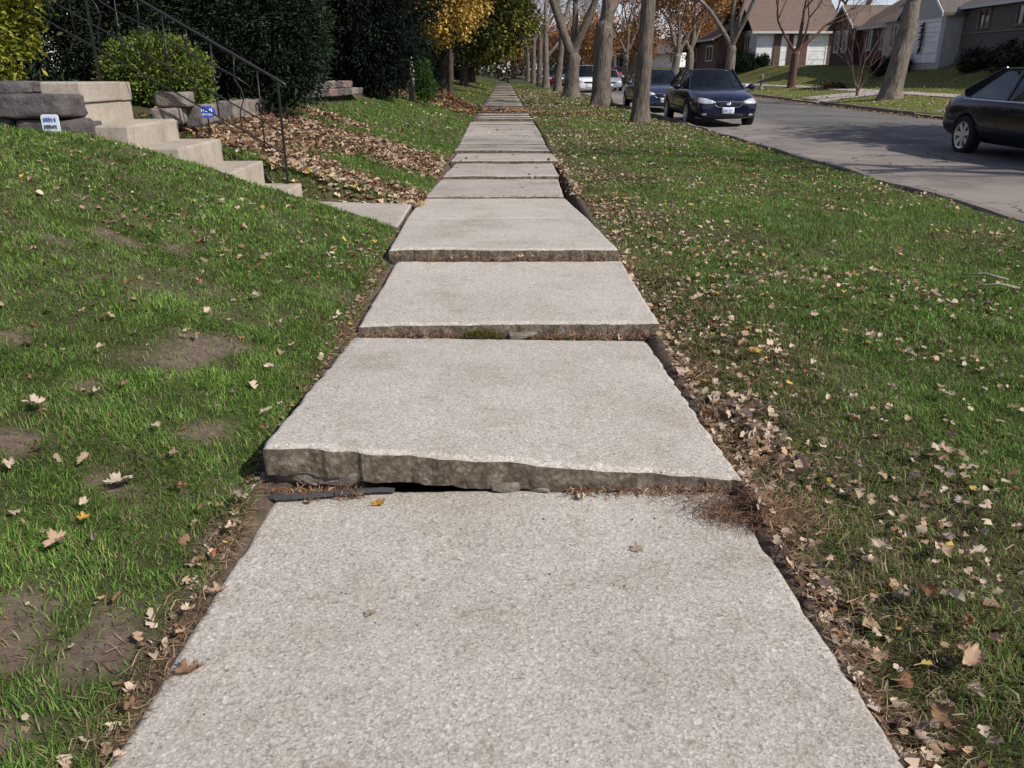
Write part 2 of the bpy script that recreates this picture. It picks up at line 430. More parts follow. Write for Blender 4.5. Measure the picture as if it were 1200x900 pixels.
SUN_AZ, SUN_EL = R(-33), R(42)          # azimuth from +X towards -Y
sv = Vector((math.cos(SUN_EL) * math.cos(SUN_AZ), math.cos(SUN_EL) * math.sin(SUN_AZ), math.sin(SUN_EL)))
sun = bpy.data.objects.new('sun', bpy.data.lights.new('sun', 'SUN')); COL.objects.link(sun)
sun.data.energy = 3.9; sun.data.angle = R(.53); sun.data.color = (1, .95, .87)
sun.rotation_euler = sv.to_track_quat('Z', 'Y').to_euler(); sun.location = (20, -10, 30)
w = bpy.data.worlds.new('World'); scene.world = w; w.use_nodes = True
nt = w.node_tree; nt.nodes.clear()
sky = nt.nodes.new('ShaderNodeTexSky'); sky.sky_type = 'NISHITA'; sky.sun_disc = False
sky.sun_elevation = SUN_EL; sky.sun_rotation = math.atan2(sv.x, sv.y)
sky.air_density = 1.0; sky.dust_density = .4; sky.ozone_density = 1.8
bg = nt.nodes.new('ShaderNodeBackground'); bg.inputs['Strength'].default_value = .10
wo = nt.nodes.new('ShaderNodeOutputWorld')
tint = nt.nodes.new('ShaderNodeMix'); tint.data_type = 'RGBA'; tint.blend_type = 'MULTIPLY'; tint.inputs[0].default_value = 1; tint.inputs[7].default_value = (1.0, .96, 1.1, 1)
hs = nt.nodes.new('ShaderNodeHueSaturation'); hs.inputs['Saturation'].default_value = .62; nt.links.new(sky.outputs[0], hs.inputs['Color']); nt.links.new(hs.outputs[0], tint.inputs[6]); nt.links.new(tint.outputs[2], bg.inputs[0]); nt.links.new(bg.outputs[0], wo.inputs[0])
vs = scene.view_settings; vs.view_transform = 'Standard'; vs.look = 'None'; vs.gamma = 1; vs.exposure = .36; vs.use_curve_mapping = False

# ------------------------------------------------------------------ ground, road, kerbs
def ax(*segs):
    out = []
    for a, b, s in segs: out += list(np.arange(a, b, s))
    return np.array(out)
gx = np.concatenate([ax((-400, -40, 40), (-40, -10, 3), (-10, -4, .25), (-4, -.9, .08)), [-.9, -.85, -.81, -.785, -.76, -.73, -.70, -.67], [-.3, .3], [.67, .70, .73, .76, .785, .81, .85], ax((.9, 4.64, .08)), [4.7, 4.76, 4.795, 4.81], ax((5.2, 13, 1), (13, 13.4, .2), (13.4, 18, .12), (18, 26, .4), (26, 60, 4), (60, 700, 60))])
gy = np.concatenate([ax((-80, -4, 6), (-4, .6, .4), (.6, 8.6, .08), (8.6, 14, .2), (14, 60, .6), (60, 120, 4), (120, 900, 60))])
X, Y = np.meshgrid(gx, gy)
Z = Hgt(X, Y)
nx, ny = len(gx), len(gy)
idx = np.arange(nx * ny).reshape(ny, nx)
q = np.stack([idx[:-1, :-1], idx[:-1, 1:], idx[1:, 1:], idx[1:, :-1]], -1).reshape(-1, 4)
BARE = [(-1.32, 3.23, .17, .2), (-1.22, 3.42, .12, .12), (-.93, 1.5, .11, .17), (-1.13, 1.5, .10, .16), (-1.24, 2.21, .12, .10), (-2.26, 4.14, .16, .12), (-2.07, 4.42, .2, .08), (-1.93, 3.81, .12, .1), (-1.58, 2.33, .09, .1), (-1.9, 4.47, .16, .08), (-.86, 2.09, .035, .16), (-1.0, 1.25, .1, .12), (-1.92, 2.99, .1, .1), (-1.05, 2.62, .08, .09), (-1.5, 2.75, .07, .08), (-.84, 1.2, .04, .2)]
def bare_mask(x, y):
    m = np.zeros_like(x)
    w_ = (fbm(x * 6, y * 6, 31, 4) - .5) * 2.6
    for bx, by, rx, ry_ in BARE: m = np.maximum(m, 1.0 - np.hypot((x - bx) / rx, (y - by) / ry_) + w_)
    return np.clip(m * 1.8, 0, 1)
SOIL, TURF = np.array((.155, .118, .09)), np.array((.058, .062, .026))
edge_soil = np.clip(1 - (np.abs(X) - .8) / .05, 0, 1) * (np.abs(X) < 1.2) * (Y < 14)
patchy = np.clip((fbm(X * 3.1, Y * 3.1, 33, 3) - .5) * 2.2, 0, .55)
sm = np.clip(np.maximum(np.maximum(bare_mask(X, Y), edge_soil), patchy * (Y < 20)), 0, 1)[..., None]
SOILV = SOIL * (1 - .28 * edge_soil[..., None])
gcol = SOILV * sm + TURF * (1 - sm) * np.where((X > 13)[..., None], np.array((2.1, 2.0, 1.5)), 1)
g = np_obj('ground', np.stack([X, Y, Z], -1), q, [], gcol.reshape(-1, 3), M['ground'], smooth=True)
tag(g, kind='structure')

ry = ax((-80, 0, 4), (0, 60, 1), (60, 600, 10))
V = []; 
NR = 13
for y in ry:
    cxr = float(far_curb_x(y))
    for i in range(NR):
        t = i / (NR - 1); V.append((4.84 + (cxr + .05 - 4.84) * t, y, -.145 + .07 * (1 - (2 * t - 1) ** 2)))
idx = np.arange(len(V)).reshape(len(ry), NR)
q = np.stack([idx[:-1, :-1], idx[:-1, 1:], idx[1:, 1:], idx[1:, :-1]], -1).reshape(-1, 4)
tag(np_obj('road', V, q, [], None, M['asphalt'], smooth=True), kind='structure')

def strip(name, ys, prof, xf, mat, zf=lambda y: 0):
    b = MB(); n = len(prof)
    V = [(xf(y) + px, y, pz + zf(y)) for y in ys for px, pz in prof]
    F = [(i * n + k, i * n + k + 1, (i + 1) * n + k + 1, (i + 1) * n + k) for i in range(len(ys) - 1) for k in range(n - 1)]
    F += [tuple(range(n)), tuple((len(ys) - 1) * n + k for k in range(n))]
    b.add(V, F); return tag(b.build(name, mat), kind='structure')
jit = lambda y: .018 * math.sin(y * 1.7) + .012 * math.sin(y * 4.1)
strip('curb', ax((-60, 0, 4), (0, 40, .5), (40, 200, 5)), [(-.09, -.3), (-.085, -.03), (-.07, -.012), (.05, -.015), (.075, -.04), (.09, -.3)], lambda y: 4.8 + jit(y), M['curb'], lambda y: .012 * math.sin(y * 2.3))
for a, b_ in ((-20, 22.6), (27.6, 37.2), (41.5, 66), (70, 200)):
    strip('curb', list(np.linspace(a, b_, max(3, int((b_ - a) / 1.0)))), [(-.05, -.3), (-.05, -.02), (-.03, .0), (.1, .005), (.12, -.3)], lambda y: float(far_curb_x(y)), M['curb'], lambda y: .008 * math.sin(y * 1.9))

def drape(name, pts_fn, ns, nt_, mat, lift=.02):
    V = []
    for i in range(ns):
        for j in range(nt_):
            x, y = pts_fn(i / (ns - 1), j / (nt_ - 1)); V.append((x, y, max(float(Hgt(x, y)), -.1) + lift))
    idx = np.arange(len(V)).reshape(ns, nt_)
    q = np.stack([idx[:-1, :-1], idx[:-1, 1:], idx[1:, 1:], idx[1:, :-1]], -1).reshape(-1, 4)
    return tag(np_obj(name, V, q, [], None, mat, smooth=True), kind='structure')
# the pavement and driveway aprons across the street
drape('far_sidewalk', lambda s, t: (float(far_curb_x(2 + 68 * s)) + 3.05 + 1.2 * t, 2 + 68 * s), 90, 5, M['drive'], .03)
def apron(y0, y1, flare):
    def f(s, t):
        e = flare * (1 - s) ** 2
        y = (y0 - e) + (y1 - y0 + 2 * e) * t
        return float(far_curb_x(y)) + .0 + 3.1 * s, y
    return f
def apron_sheet(y0, y1, flare):
    V = []; f = apron(y0, y1, flare)
    for i in range(10):
        for j in range(6):
            x, y = f(i / 9, j / 5)
            z0 = float(Hgt(x, y)) if i > 1 else -.08 + i * .06
            V.append((x - .06 * (i == 0), y, z0 + .03))
    idx = np.arange(60).reshape(10, 6)
    q = np.stack([idx[:-1, :-1], idx[:-1, 1:], idx[1:, 1:], idx[1:, :-1]], -1).reshape(-1, 4)
    tag(np_obj('driveway', V, q, [], None, M['drive'], smooth=True), kind='structure')
apron_sheet(23.2, 27.0, .5); apron_sheet(37.7, 41.0, .5); apron_sheet(66.3, 69.7, .4)

# ------------------------------------------------------------------ the heaved pavement slabs
def slab(cn, cf, nyq, thick, mat, rough=.0, chip=.0, seed=0, label=None, crack=None):
    """cn = ((xl,zl),(xr,zr),y) near edge; cf the far edge."""
    (xl, zl), (xr, zr), yn = cn; (fl, fzl), (fr_, fzr), yf = cf
    nxq = 70 if rough else 8
    U = np.linspace(0, 1, nxq); W = np.linspace(0, 1, nyq)
    if rough:      # denser rows close to the edges
        W = np.unique(np.concatenate([np.linspace(0, .05, 8), W, np.linspace(.95, 1, 8)])); U = np.unique(np.concatenate([np.linspace(0, .05, 7), U, np.linspace(.95, 1, 7)]))
    u, t = np.meshgrid(U, W)
    x = (xl + (xr - xl) * u) * (1 - t) + (fl + (fr_ - fl) * u) * t
    y = yn + (yf - yn) * t
    z = (zl + (zr - zl) * u) * (1 - t) + (fzl + (fzr - fzl) * u) * t
    if rough:
        e = np.minimum(np.minimum(u, 1 - u) * (xr - xl), np.minimum(t, 1 - t) * (yf - yn))
        z = z - .014 * np.clip(1 - e / .022, 0, 1) ** 2
        ed = np.clip(1 - e / .05, 0, 1)
        nz = fbm(x * 16 + seed * 7, y * 16, seed, 3) - .5
        n3 = fbm(x * 45 + seed * 7, y * 45, seed + 9, 2) - .5
        z = z + (fbm(x * 3, y * 3, seed + 4) - .5) * .012 + n3 * .004
        y = y + np.where(t < .3, 1, np.where(t > .7, -1, 0)) * ed * np.clip(nz + .06, -.03, 1) * chip * .8
        x = x + np.where(u < .3, 1, np.where(u > .7, -1, 0)) * ed * np.clip(nz + .06, -.03, 1) * chip * .8
        y = y + .014 * (vnoise(x * 2.1, t * 0, seed + 2) - .5) * (1 - t)
        if chip:  # broken front left corner
            cd = np.hypot((u - 0) * 1.5, t * 1.6)
            z = z - .018 * chip / .05 * np.clip(1 - cd / .12, 0, 1) * (.6 + nz)
    P = np.stack([x, y, z], -1); ny_, nx_ = x.shape
    idx = np.arange(nx_ * ny_).reshape(ny_, nx_)
    q = [np.stack([idx[:-1, :-1], idx[:-1, 1:], idx[1:, 1:], idx[1:, :-1]], -1).reshape(-1, 4)]
    ring = np.concatenate([idx[0, :], idx[1:, -1], idx[-1, -2::-1], idx[-2:0:-1, 0]])
    lay = 6 if rough else 2
    V = [P.reshape(-1, 3)]; base = P.reshape(-1, 3)[ring]; prev = ring; off = nx_ * ny_
    c = base.mean(0)
    for k in range(1, lay):
        f = k / (lay - 1); r = base.copy(); r[:, 2] -= thick * f
        if rough:
            nn = fbm(base[:, 0] * 22 + base[:, 1] * 13, np.full(len(base), k * 1.7 + seed), 21, 3) - .5
            dirv = base[:, :2] - c[:2]; dirv /= np.linalg.norm(dirv, axis=1)[:, None]
            inw = (.003 * math.sin(f * 3.1) + .004 * nn - .004 * f)
            r[:, 1] -= np.sign(base[:, 1] - c[1]) * -1 * inw * (np.abs(base[:, 1] - c[1]) > .45 * (yf - yn))
            r[:, 0] += np.sign(base[:, 0] - c[0]) * inw * (np.abs(base[:, 0] - c[0]) > .7)
            r[:, 2] += .03 * nn * f
        cur = np.arange(off, off + len(r)); off += len(r); V.append(r)
        q.append(np.stack([prev, cur, np.roll(cur, -1), np.roll(prev, -1)], -1)); prev = cur
    nt0 = len(q[0]); quads = np.concatenate(q)
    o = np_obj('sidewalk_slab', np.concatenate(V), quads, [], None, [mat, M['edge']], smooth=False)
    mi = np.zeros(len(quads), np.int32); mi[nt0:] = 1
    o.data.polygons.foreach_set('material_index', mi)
    sm = np.zeros(len(quads), bool); sm[:nt0] = True; o.data.polygons.foreach_set('use_smooth', sm)
    return tag(o, label, None, None, 'structure')
C = M['concrete']; CF = M['concrete_far']
slab(((-.80, 0), (.79, .02), .76), ((-.745, -.04), (.745, -.042), 2.36), 50, .11, C, 1, .03, 1, 'large pebbly concrete slab filling the front of the pavement')
slab(((-.77, 0), (.77, .0), -.9), ((-.77, -.01), (.77, .0), .74), 20, .11, C, 1, .03, 2)
slab(((-.775, .148), (.775, .018), 2.325), ((-.78, -.02), (.735, -.04), 3.93), 50, .098, C, 1, .05, 3, 'concrete slab lifted by its chipped front edge above a black gap')
slab(((-.745, .045), (.80, .05), 3.955), ((-.73, .05), (.80, .055), 5.36), 46, .11, C, 1, .03, 4, 'concrete slab with a mossy front edge')
slab(((-.775, .138), (.775, .132), 5.38), ((-.83, .082), (.72, .082), 6.89), 44, .11, C, 1, .028, 5, 'raised concrete slab with dead leaves along its front edge')
slab(((-.83, .082), (.72, .082), 6.895), ((-.85, .03), (.64, .03), 8.38), 30, .11, C, 1, .012, 6)
slab(((-.82, .052), (.62, .052), 8.41), ((-.75, .04), (.66, .04), 9.88), 30, .11, CF, 1, .02, 7)
slab(((-.73, .082), (.67, .08), 9.91), ((-.66, .065), (.68, .065), 11.38), 30, .11, CF, 1, .02, 8)
yy = 11.41; k = 0
random.seed(5)
while yy < 92:
    L = 1.49; zc = float(side_z(yy)); zf = float(side_z(yy + L)); up = random.uniform(.0, .05) if yy < 30 else random.uniform(0, .02)
    dn = random.uniform(0, .02); xo = random.uniform(-.03, .03)
    slab(((-.74 + xo, zc + up), (.74 + xo, zc + up + random.uniform(-.01, .01)), yy), ((-.74 + xo, zf - dn), (.74 + xo, zf - dn), yy + L - .02), 6, .1, random.choice((CF, M['concrete_mid'], M['concrete_tan'], CF)), 1 if yy < 20 else 0, .02, 9 + k)
    yy += L; k += 1
# cross walk from the stairs to the pavement
slab(((-1.86, .10), (-.86, .075), 6.58), ((-1.86, .12), (-.86, .085), 7.66), 20, .12, CF, 1, .01, 60, 'short concrete path slab between the pavement and the stairs')
# ------------------------------------------------------------------ stairs, stone walls, railing, signs
def rough_block(b, c, d, seed, amp=.02, rotz=0, n=6):
    """a stone block whose faces are uneven"""
    bm = bmesh.new(); bmesh.ops.create_cube(bm, size=1)
    bmesh.ops.subdivide_edges(bm, edges=bm.edges, cuts=n, use_grid_fill=True)
    rm = Matrix.Rotation(rotz, 3, 'Z')
    V = []
    bm.verts.ensure_lookup_table()
    for v in bm.verts:
        p = Vector((v.co.x, v.co.y, v.co.z))
        m = max(abs(p.x), abs(p.y), abs(p.z))
        r = p.copy()
        ext = sorted((abs(p.x), abs(p.y), abs(p.z)))
        if ext[1] > .46: r *= .965
        if ext[0] > .46: r *= .95
        r = Vector((r.x * d[0], r.y * d[1], r.z * d[2]))
        k = Vector((float(fbm(r.y * 9 + seed, r.z * 11 + r.x * 3, seed, 3)) - .5, float(fbm(r.x * 9 + seed * 3, r.z * 11 + r.y * 3, seed + 1, 3)) - .5, .6 * float(fbm(r.x * 9, r.y * 9 + seed, seed + 2, 3)) - .3))
        V.append(rm @ (r + k * amp * 2) + Vector(c))
    b.add(V, [[v.index for v in f.verts] for f in bm.faces]); bm.free()

st = thing('stairs', 'worn tan concrete stairs climbing the bank from the pavement', 'stairs', (-2.2, 7.13, .1))
def st_part(name, fn, mat, bevel=.012, parent=st):
    b = MB(); fn(b)
    o = b.build(name, mat, None, bevel=bevel)
    o.location = -Vector(st.location); o.parent = st
    return o
Yn, Yf = 6.6, 7.7
for xr, zt, ch in ((-1.86, .285, .0), (-2.195, .487, .0), (-2.555, .68, .0), (-2.93, .85, 0)):
    st_part('step', lambda b: b.prism([(xr - .62, -.15), (xr, -.15), (xr, zt - .004), (xr - .02, zt), (xr - .62, zt - .002)], 1, Yn + random.uniform(-.01, .01), Yf - .1), M['step'], .014)
    st_part('step', lambda b: b.box((xr - .33, Yf - .046, zt / 2 - .1), (.60, .1, zt + .172)), M['step'], .01)
blk = thing('stair_cheek_block', 'pale two-course concrete block wall at the head of the stairs', 'block wall', (-3.7, 7.2, .8))
for (x0, x1, y0, y1, z0, z1) in ((-4.6, -3.345, 6.73, 7.5, .5, 1.008), (-4.6, -3.345, 7.505, 7.7, .5, 1.0), (-4.9, -3.325, 6.76, 7.49, 1.013, 1.165), (-4.9, -3.33, 7.497, 7.7, 1.006, 1.16)):
    b = MB(); b.box(((x0 + x1) / 2 + 3.7, (y0 + y1) / 2 - 7.2, (z0 + z1) / 2 - .8), (x1 - x0, y1 - y0, z1 - z0))
    b.build('block', M['step'], blk, bevel=.012)

def stone_wall(name, label, specs, mats, group=None, amp=.02):
    """specs: (x,y,z, dx,dy,dz, rotz)"""
    x0, y0, z0 = specs[0][:3]
    t = thing(name, label, 'stone wall', (x0, y0, z0))
    for i, (x, y, z, dx, dy, dz, r) in enumerate(specs):
        b = MB(); rough_block(b, (x - x0, y - y0, z - z0), (dx, dy, dz), i * 7 + int(abs(x0 * 10)), amp, r, 7 if dx > .3 else 5)
        b.build('stone', mats[i % len(mats)], t, smooth=True, fix=False)
    return t
stone_wall('stone_wall', 'low wall of rough grey stones left of the stairs', [
    (-3.50, 6.62, .80, .46, .34, .2, .04), (-3.97, 6.62, .82, .44, .34, .2, -.03), (-4.42, 6.6, .83, .46, .34, .2, .02),
    (-3.66, 6.6, 1.0, .74, .36, .17, .02), (-4.45, 6.6, 1.01, .8, .36, .18, -.02),
    (-3.98, 6.68, 1.13, .72, .3, .09, .03), (-4.72, 6.66, 1.14, .7, .3, .1, -.03),
    (-3.26, 6.68, .78, .13, .2, .2, .2)], [M['stone_grey']], amp=.022)
sp = [(-3.12, 7.95, .86, .28, .24, .15, .1), (-3.06, 7.98, 1.0, .30, .24, .13, -.05), (-3.0, 8.2, .84, .16, .2, .2, .4)]
y = 8.45
while y < 12.4:
    L = random.uniform(.4, .62); sp.append((-3.24 + random.uniform(-.02, .02), y + L / 2, .80 + random.uniform(-.01, .015) + .008 * (y - 8), L, .2, .2, math.pi / 2 + random.uniform(-.05, .05))); y += L + .015
stone_wall('stone_edging', 'low edging of tan stones behind the stair railing', sp, [M['stone_tan'], M['stone_tan'], M['stone_grey']], amp=.018)
sp = []
for row, (z, off) in enumerate(((.90, 0), (1.03, .2), (1.14, .5))):
    y = 13.6 + off
    while y < 17.8 - row * 1.3:
        L = random.uniform(.35, .75); sp.append((-3.30 + (y - 13.6) * .05 - row * .03 + random.uniform(-.03, .03), y + L / 2, z - .01 * (y - 13.6), L, .26, .13, math.pi / 2 - .07 + random.uniform(-.06, .06))); y += L + .02
stone_wall('dry_stone_wall', 'short stacked wall of mixed stones under the dark trees', sp, [M['stone_grey'], M['stone_tan'], M['stone_grey'], M['stone_red'], M['stone_grey']], amp=.026)

# wrought iron railing
rl = thing('stair_railing', 'black wrought iron railing along the far side of the stairs', 'railing', (-1.975, 7.55, .28))
sl = .575
def rp(dx, z0): return (-dx, 0, z0 + dx * sl)           # dx to the left of the foot post, z0 height at the post
def rail(name, z0, x0, x1, r, wob=0):
    n = 24; b = MB()
    pts = [(-(x0 + (x1 - x0) * i / n), 0, z0 + (x0 + (x1 - x0) * i / n) * sl + wob * math.sin(i * 1.15)) for i in range(n + 1)]
    b.tube(pts, r, 6); return b.build(name, M['iron'], rl, smooth=True)
b = MB(); b.tube([(.07, 0, .83), (.055, 0, .862), (.02, 0, .885)] + [rp(d, .885 + .012) for d in np.linspace(.02, 3.0, 20)], .0125, 8); b.build('handrail', M['iron'], rl, smooth=True)
for dx in (0, 1.55, 2.95):
    b = MB(); b.box((-dx, 0, (.0 + .885) / 2 + dx * sl * 1.0 - (.1 if dx else 0)), (.02, .02, .88 + (.2 if dx else 0))); b.build('post', M['iron'], rl, bevel=.003)
rail('rail', .27, 0, 2.95, .0085); rail('rail', .46, 0, 2.95, .008)
rail('rail', .70, .25, 2.95, .007, .012)
k = 0
for dx in np.arange(.17, 2.95, .19):
    b = MB(); lo = .27 + dx * sl; hi = .885 + dx * sl
    if k % 2 == 0:   # bar with a scroll collar
        b.tube([(-dx, 0, lo), (-dx - .005, 0, lo + .2), (-dx, 0, hi)], .0065, 5)
        b.tube([(-dx - .012, 0, lo + .26), (-dx, 0, lo + .3), (-dx - .012, 0, lo + .34)], [.012, .019, .012], 6)
    else:            # s-curved bar
        b.tube([(-dx, 0, lo), (-dx, 0, lo + .14), (-dx + .02, 0, lo + .2), (-dx + .05, 0, lo + .27), (-dx + .03, 0, lo + .35), (-dx - .02, 0, lo + .43), (-dx - .01, 0, lo + .5), (-dx, 0, hi)], .006, 5)
    b.build('baluster', M['iron'], rl, smooth=True); k += 1

# yard signs
def lettering(b, x0, z0, w_, h, n, y, seed):
    r_ = random.Random(seed); cw = w_ / n
    for i in range(n):
        x = x0 + i * cw + cw * .1; ww = cw * .72
        b.box((x + ww * .15, y, z0 + h / 2), (ww * .26, .002, h))
        if r_.random() < .8: b.box((x + ww * .85, y, z0 + h / 2), (ww * .26, .002, h * r_.choice((1, .55))))
        for zz in (.1, .5, .9):
            if r_.random() < .62: b.box((x + ww * .5, y - .0005, z0 + h * zz), (ww * .5, .002, h * .2))
ys = thing('yard_sign', 'small white yard sign with blue and grey lettering before the grey stones', 'yard sign', (-3.36, 6.3, .80), -.05)
b = MB(); o = .02; wq, hq = .066, .15
b.prism([(-wq, .02), (wq, .02), (wq, hq - o), (wq - o * .3, hq - o * .3), (wq - o, hq), (-wq + o, hq), (-wq + o * .3, hq - o * .3), (-wq, hq - o)], 1, -.004, .004); b.build('board', M['sign_white'], ys)
b = MB(); lettering(b, -.05, .098, .1, .03, 5, -.0065, 3); b.build('blue_lettering', M['ink_blue'], ys)
b = MB(); lettering(b, -.052, .05, .104, .026, 6, -.0065, 8); b.build('grey_lettering', M['ink_dark'], ys)
b = MB(); b.box((0, .01, -.06), (.012, .01, .25)); b.build('stake', M['iron'], ys)
bs = thing('yard_sign', 'small blue yard sign with white markings behind the stair railing', 'yard sign', (-2.93, 8.42, .70), .2)
b = MB(); b.prism([(.085 * math.cos(a), .17 + .062 * math.sin(a)) for a in np.linspace(math.pi / 8, 2 * math.pi + math.pi / 8, 9)[:-1]], 1, -.004, .004); b.build('board', M['sign_blue'], bs)
b = MB(); lettering(b, -.058, .172, .116, .03, 3, -.0065, 5); lettering(b, -.05, .138, .1, .018, 5, -.0065, 6); b.build('white_lettering', M['sign_white'], bs)
b = MB(); b.box((0, .012, .03), (.014, .01, .24)); b.build('stake', M['iron'], bs)

# post beside the dark tree
b = MB(); zb = float(Hgt(-2.35, 22.0))
pts = [(.02 * math.sin(i * 1.3), .01 * math.cos(i), -.1 + i * .12) for i in range(11)]
b.tube(pts, [.095 - .002 * i + .008 * math.sin(i * 2.1) for i in range(11)], 10)
o = b.build('wooden_post', M['wood_post'], smooth=True); o.location = (-2.35, 22.0, zb)
tag(o, 'weathered grey wooden post standing beside the dark evergreen', 'post')

# broken pieces, felt strip and moss in the slab joints
def chunk(x, y, z, d, seed, rot, label):
    """an angular broken piece"""
    r_ = random.Random(seed); bm = bmesh.new()
    for k in range(26):
        v = Vector((r_.uniform(-1, 1), r_.uniform(-1, 1), r_.uniform(-1, 1)))
        m_ = max(abs(v.x), abs(v.y), abs(v.z)); v = v / m_ * r_.uniform(.82, 1.0)
        bm.verts.new((v.x * d[0] / 2, v.y * d[1] / 2, v.z * d[2] / 2))
    bmesh.ops.convex_hull(bm, input=bm.verts)
    bmesh.ops.delete(bm, geom=[v for v in bm.verts if not v.link_faces], context='VERTS')
    bmesh.ops.triangulate(bm, faces=bm.faces)
    bmesh.ops.subdivide_edges(bm, edges=bm.edges, cuts=3, use_grid_fill=True)
    for v in bm.verts:
        n3 = Vector((float(fbm(v.co.y * 40 + seed, v.co.z * 40, seed, 3)), float(fbm(v.co.x * 40 + seed, v.co.z * 40, seed + 1, 3)), float(fbm(v.co.x * 40, v.co.y * 40 + seed, seed + 2, 3)))) - Vector((.5, .5, .5))
        v.co += n3 * min(d) * .22
    me = bpy.data.meshes.new('concrete_chunk'); bm.to_mesh(me); bm.free(); me.materials.append(M['edge_pale'])
    o = bpy.data.objects.new('concrete_chunk', me); COL.objects.link(o); o.location = (x, y, z); o.rotation_euler = (0, 0, rot)
    return tag(o, label, 'concrete chunk')
def pale_edge():
    k = NT('broken_concrete'); p = k.pos()
    c = k.ramp(k.noise(p, 30, 6, .65), [(.3, (.10, .085, .066)), (.5, (.18, .155, .125)), (.7, (.28, .25, .21))])
    return k.bsdf(c, .95, k.bump(k.noise(p, 80, 5, .7), .8, .008), 0, .15)
M['edge_pale'] = pale_edge()
chunk(-.655, 2.373, .016, (.27, .07, .075), 3, .05, 'broken concrete piece under the left front corner of the lifted slab')
chunk(-.535, 2.363, .006, (.16, .06, .05), 31, -.06, 'flat broken concrete piece left of the black gap under the lifted slab')
chunk(.02, 2.350, -.022, (.13, .05, .038), 5, .2, 'grey broken concrete lump in the middle of the lifted slab\'s front joint')
chunk(.115, 2.346, -.028, (.09, .045, .028), 9, -.3, 'smaller broken concrete lump at the end of the black gap')
chunk(.10, 3.945, -.018, (.15, .05, .035), 13, .1, 'flat broken concrete piece beside the moss in the slab joint')
chunk(-.02, 5.372, .062, (.13, .05, .035), 17, .1, 'flat broken concrete piece in the joint under the raised slab')
# packed soil filling the joint below the lifted slab except at the gap
V = []; xs_ = np.linspace(-.79, .79, 90); ys2 = np.linspace(2.350, 2.54, 10)
for y in ys2:
    for x in xs_:
        top = .148 - .13 * (x + .775) / 1.55 - .082 - (y - 2.325) * .105
        gap = max(0, 1 - abs((x + .27) / .19) ** 3) if abs(x + .27) < .19 else 0
        zz = min(top + .012, -.004 + .1 * max(0, -(x + .40)) + .02 * (float(fbm(x * 30, y * 30, 88, 3)) - .5)) - .16 * gap ** .5
        if y < 2.362: zz = min(zz, -.05)
        V.append((x, y + .012 * (float(fbm(x * 12, y * 3, 89, 3)) - .5), zz))
idx = np.arange(len(V)).reshape(10, 90)
tag(np_obj('packed_soil', V, np.stack([idx[:-1, :-1], idx[:-1, 1:], idx[1:, 1:], idx[1:, :-1]], -1).reshape(-1, 4), [], np.tile(np.array((.11, .085, .062)), (len(V), 1)), M['ground'], smooth=True), 'packed brown soil under the lifted slab', 'soil', None, 'stuff')
b = MB()
pts = [(-.79, 2.275, -.02), (-.74, 2.268, -.022), (-.68, 2.272, -.024), (-.62, 2.283, -.025), (-.55, 2.296, -.027), (-.48, 2.312, -.027), (-.41, 2.323, -.028), (-.36, 2.330, -.034)]
for i in range(len(pts) - 1):
    p, q_ = Vector(pts[i]), Vector(pts[i + 1]); n_ = (q_ - p).normalized().cross(Vector((0, 0, 1)))
    b.add([p - n_ * .004, p + n_ * .008, q_ + n_ * .008, q_ - n_ * .004, p + Vector((0, .004, .013)), p + n_ * .008 + Vector((0, .006, .013)), q_ + n_ * .008 + Vector((0, .006, .011)), q_ + Vector((0, .004, .011))], [(3, 2, 1, 0), (4, 5, 6, 7), (0, 1, 5, 4), (1, 2, 6, 5), (2, 3, 7, 6), (3, 0, 4, 7)])
tag(b.build('joint_felt_strip', plain('grey_felt', (.045, .045, .05), .8)), 'dark grey felt strip sticking out of the slab joint', 'joint strip')
# ------------------------------------------------------------------ plants
def sphere_pts(n, r_=rng):
    v = r_.normal(size=(n, 3)); return v / np.linalg.norm(v, axis=1)[:, None]

def leaf_quads(P, size, elong, dirs, pal, wts, cvar=.25, fold=.25, droop=0, r_=rng):
    """one bent leaf-like rhombus of two faces per point; returns V, quads, colours"""
    n = len(P)
    d = dirs + r_.normal(size=(n, 3)) * .6; d[:, 2] -= droop; d /= np.linalg.norm(d, axis=1)[:, None]
    s = sphere_pts(n, r_); s -= d * (s * d).sum(1)[:, None]; s /= np.linalg.norm(s, axis=1)[:, None] + 1e-9
    nn = np.cross(d, s)
    L = size * elong * r_.uniform(.6, 1.4, n)[:, None]; W = size * r_.uniform(.6, 1.3, n)[:, None] * .5
    a = P; c = P + d * L + nn * L * -.15; m1 = P + d * L * .5 + s * W + nn * L * fold * .5; m2 = P + d * L * .5 - s * W + nn * L * fold * .5
    V = np.stack([a, m1, c, m2], 1).reshape(-1, 3)
    i = np.arange(n) * 4
    T = np.concatenate([np.stack([i, i + 1, i + 2], 1), np.stack([i, i + 2, i + 3], 1)])
    pal = np.array(pal); ci = r_.choice(len(pal), n, p=np.array(wts) / sum(wts))
    col = pal[ci] * r_.uniform(1 - cvar, 1 + cvar, n)[:, None]
    return V, T, np.repeat(col, 4, 0)

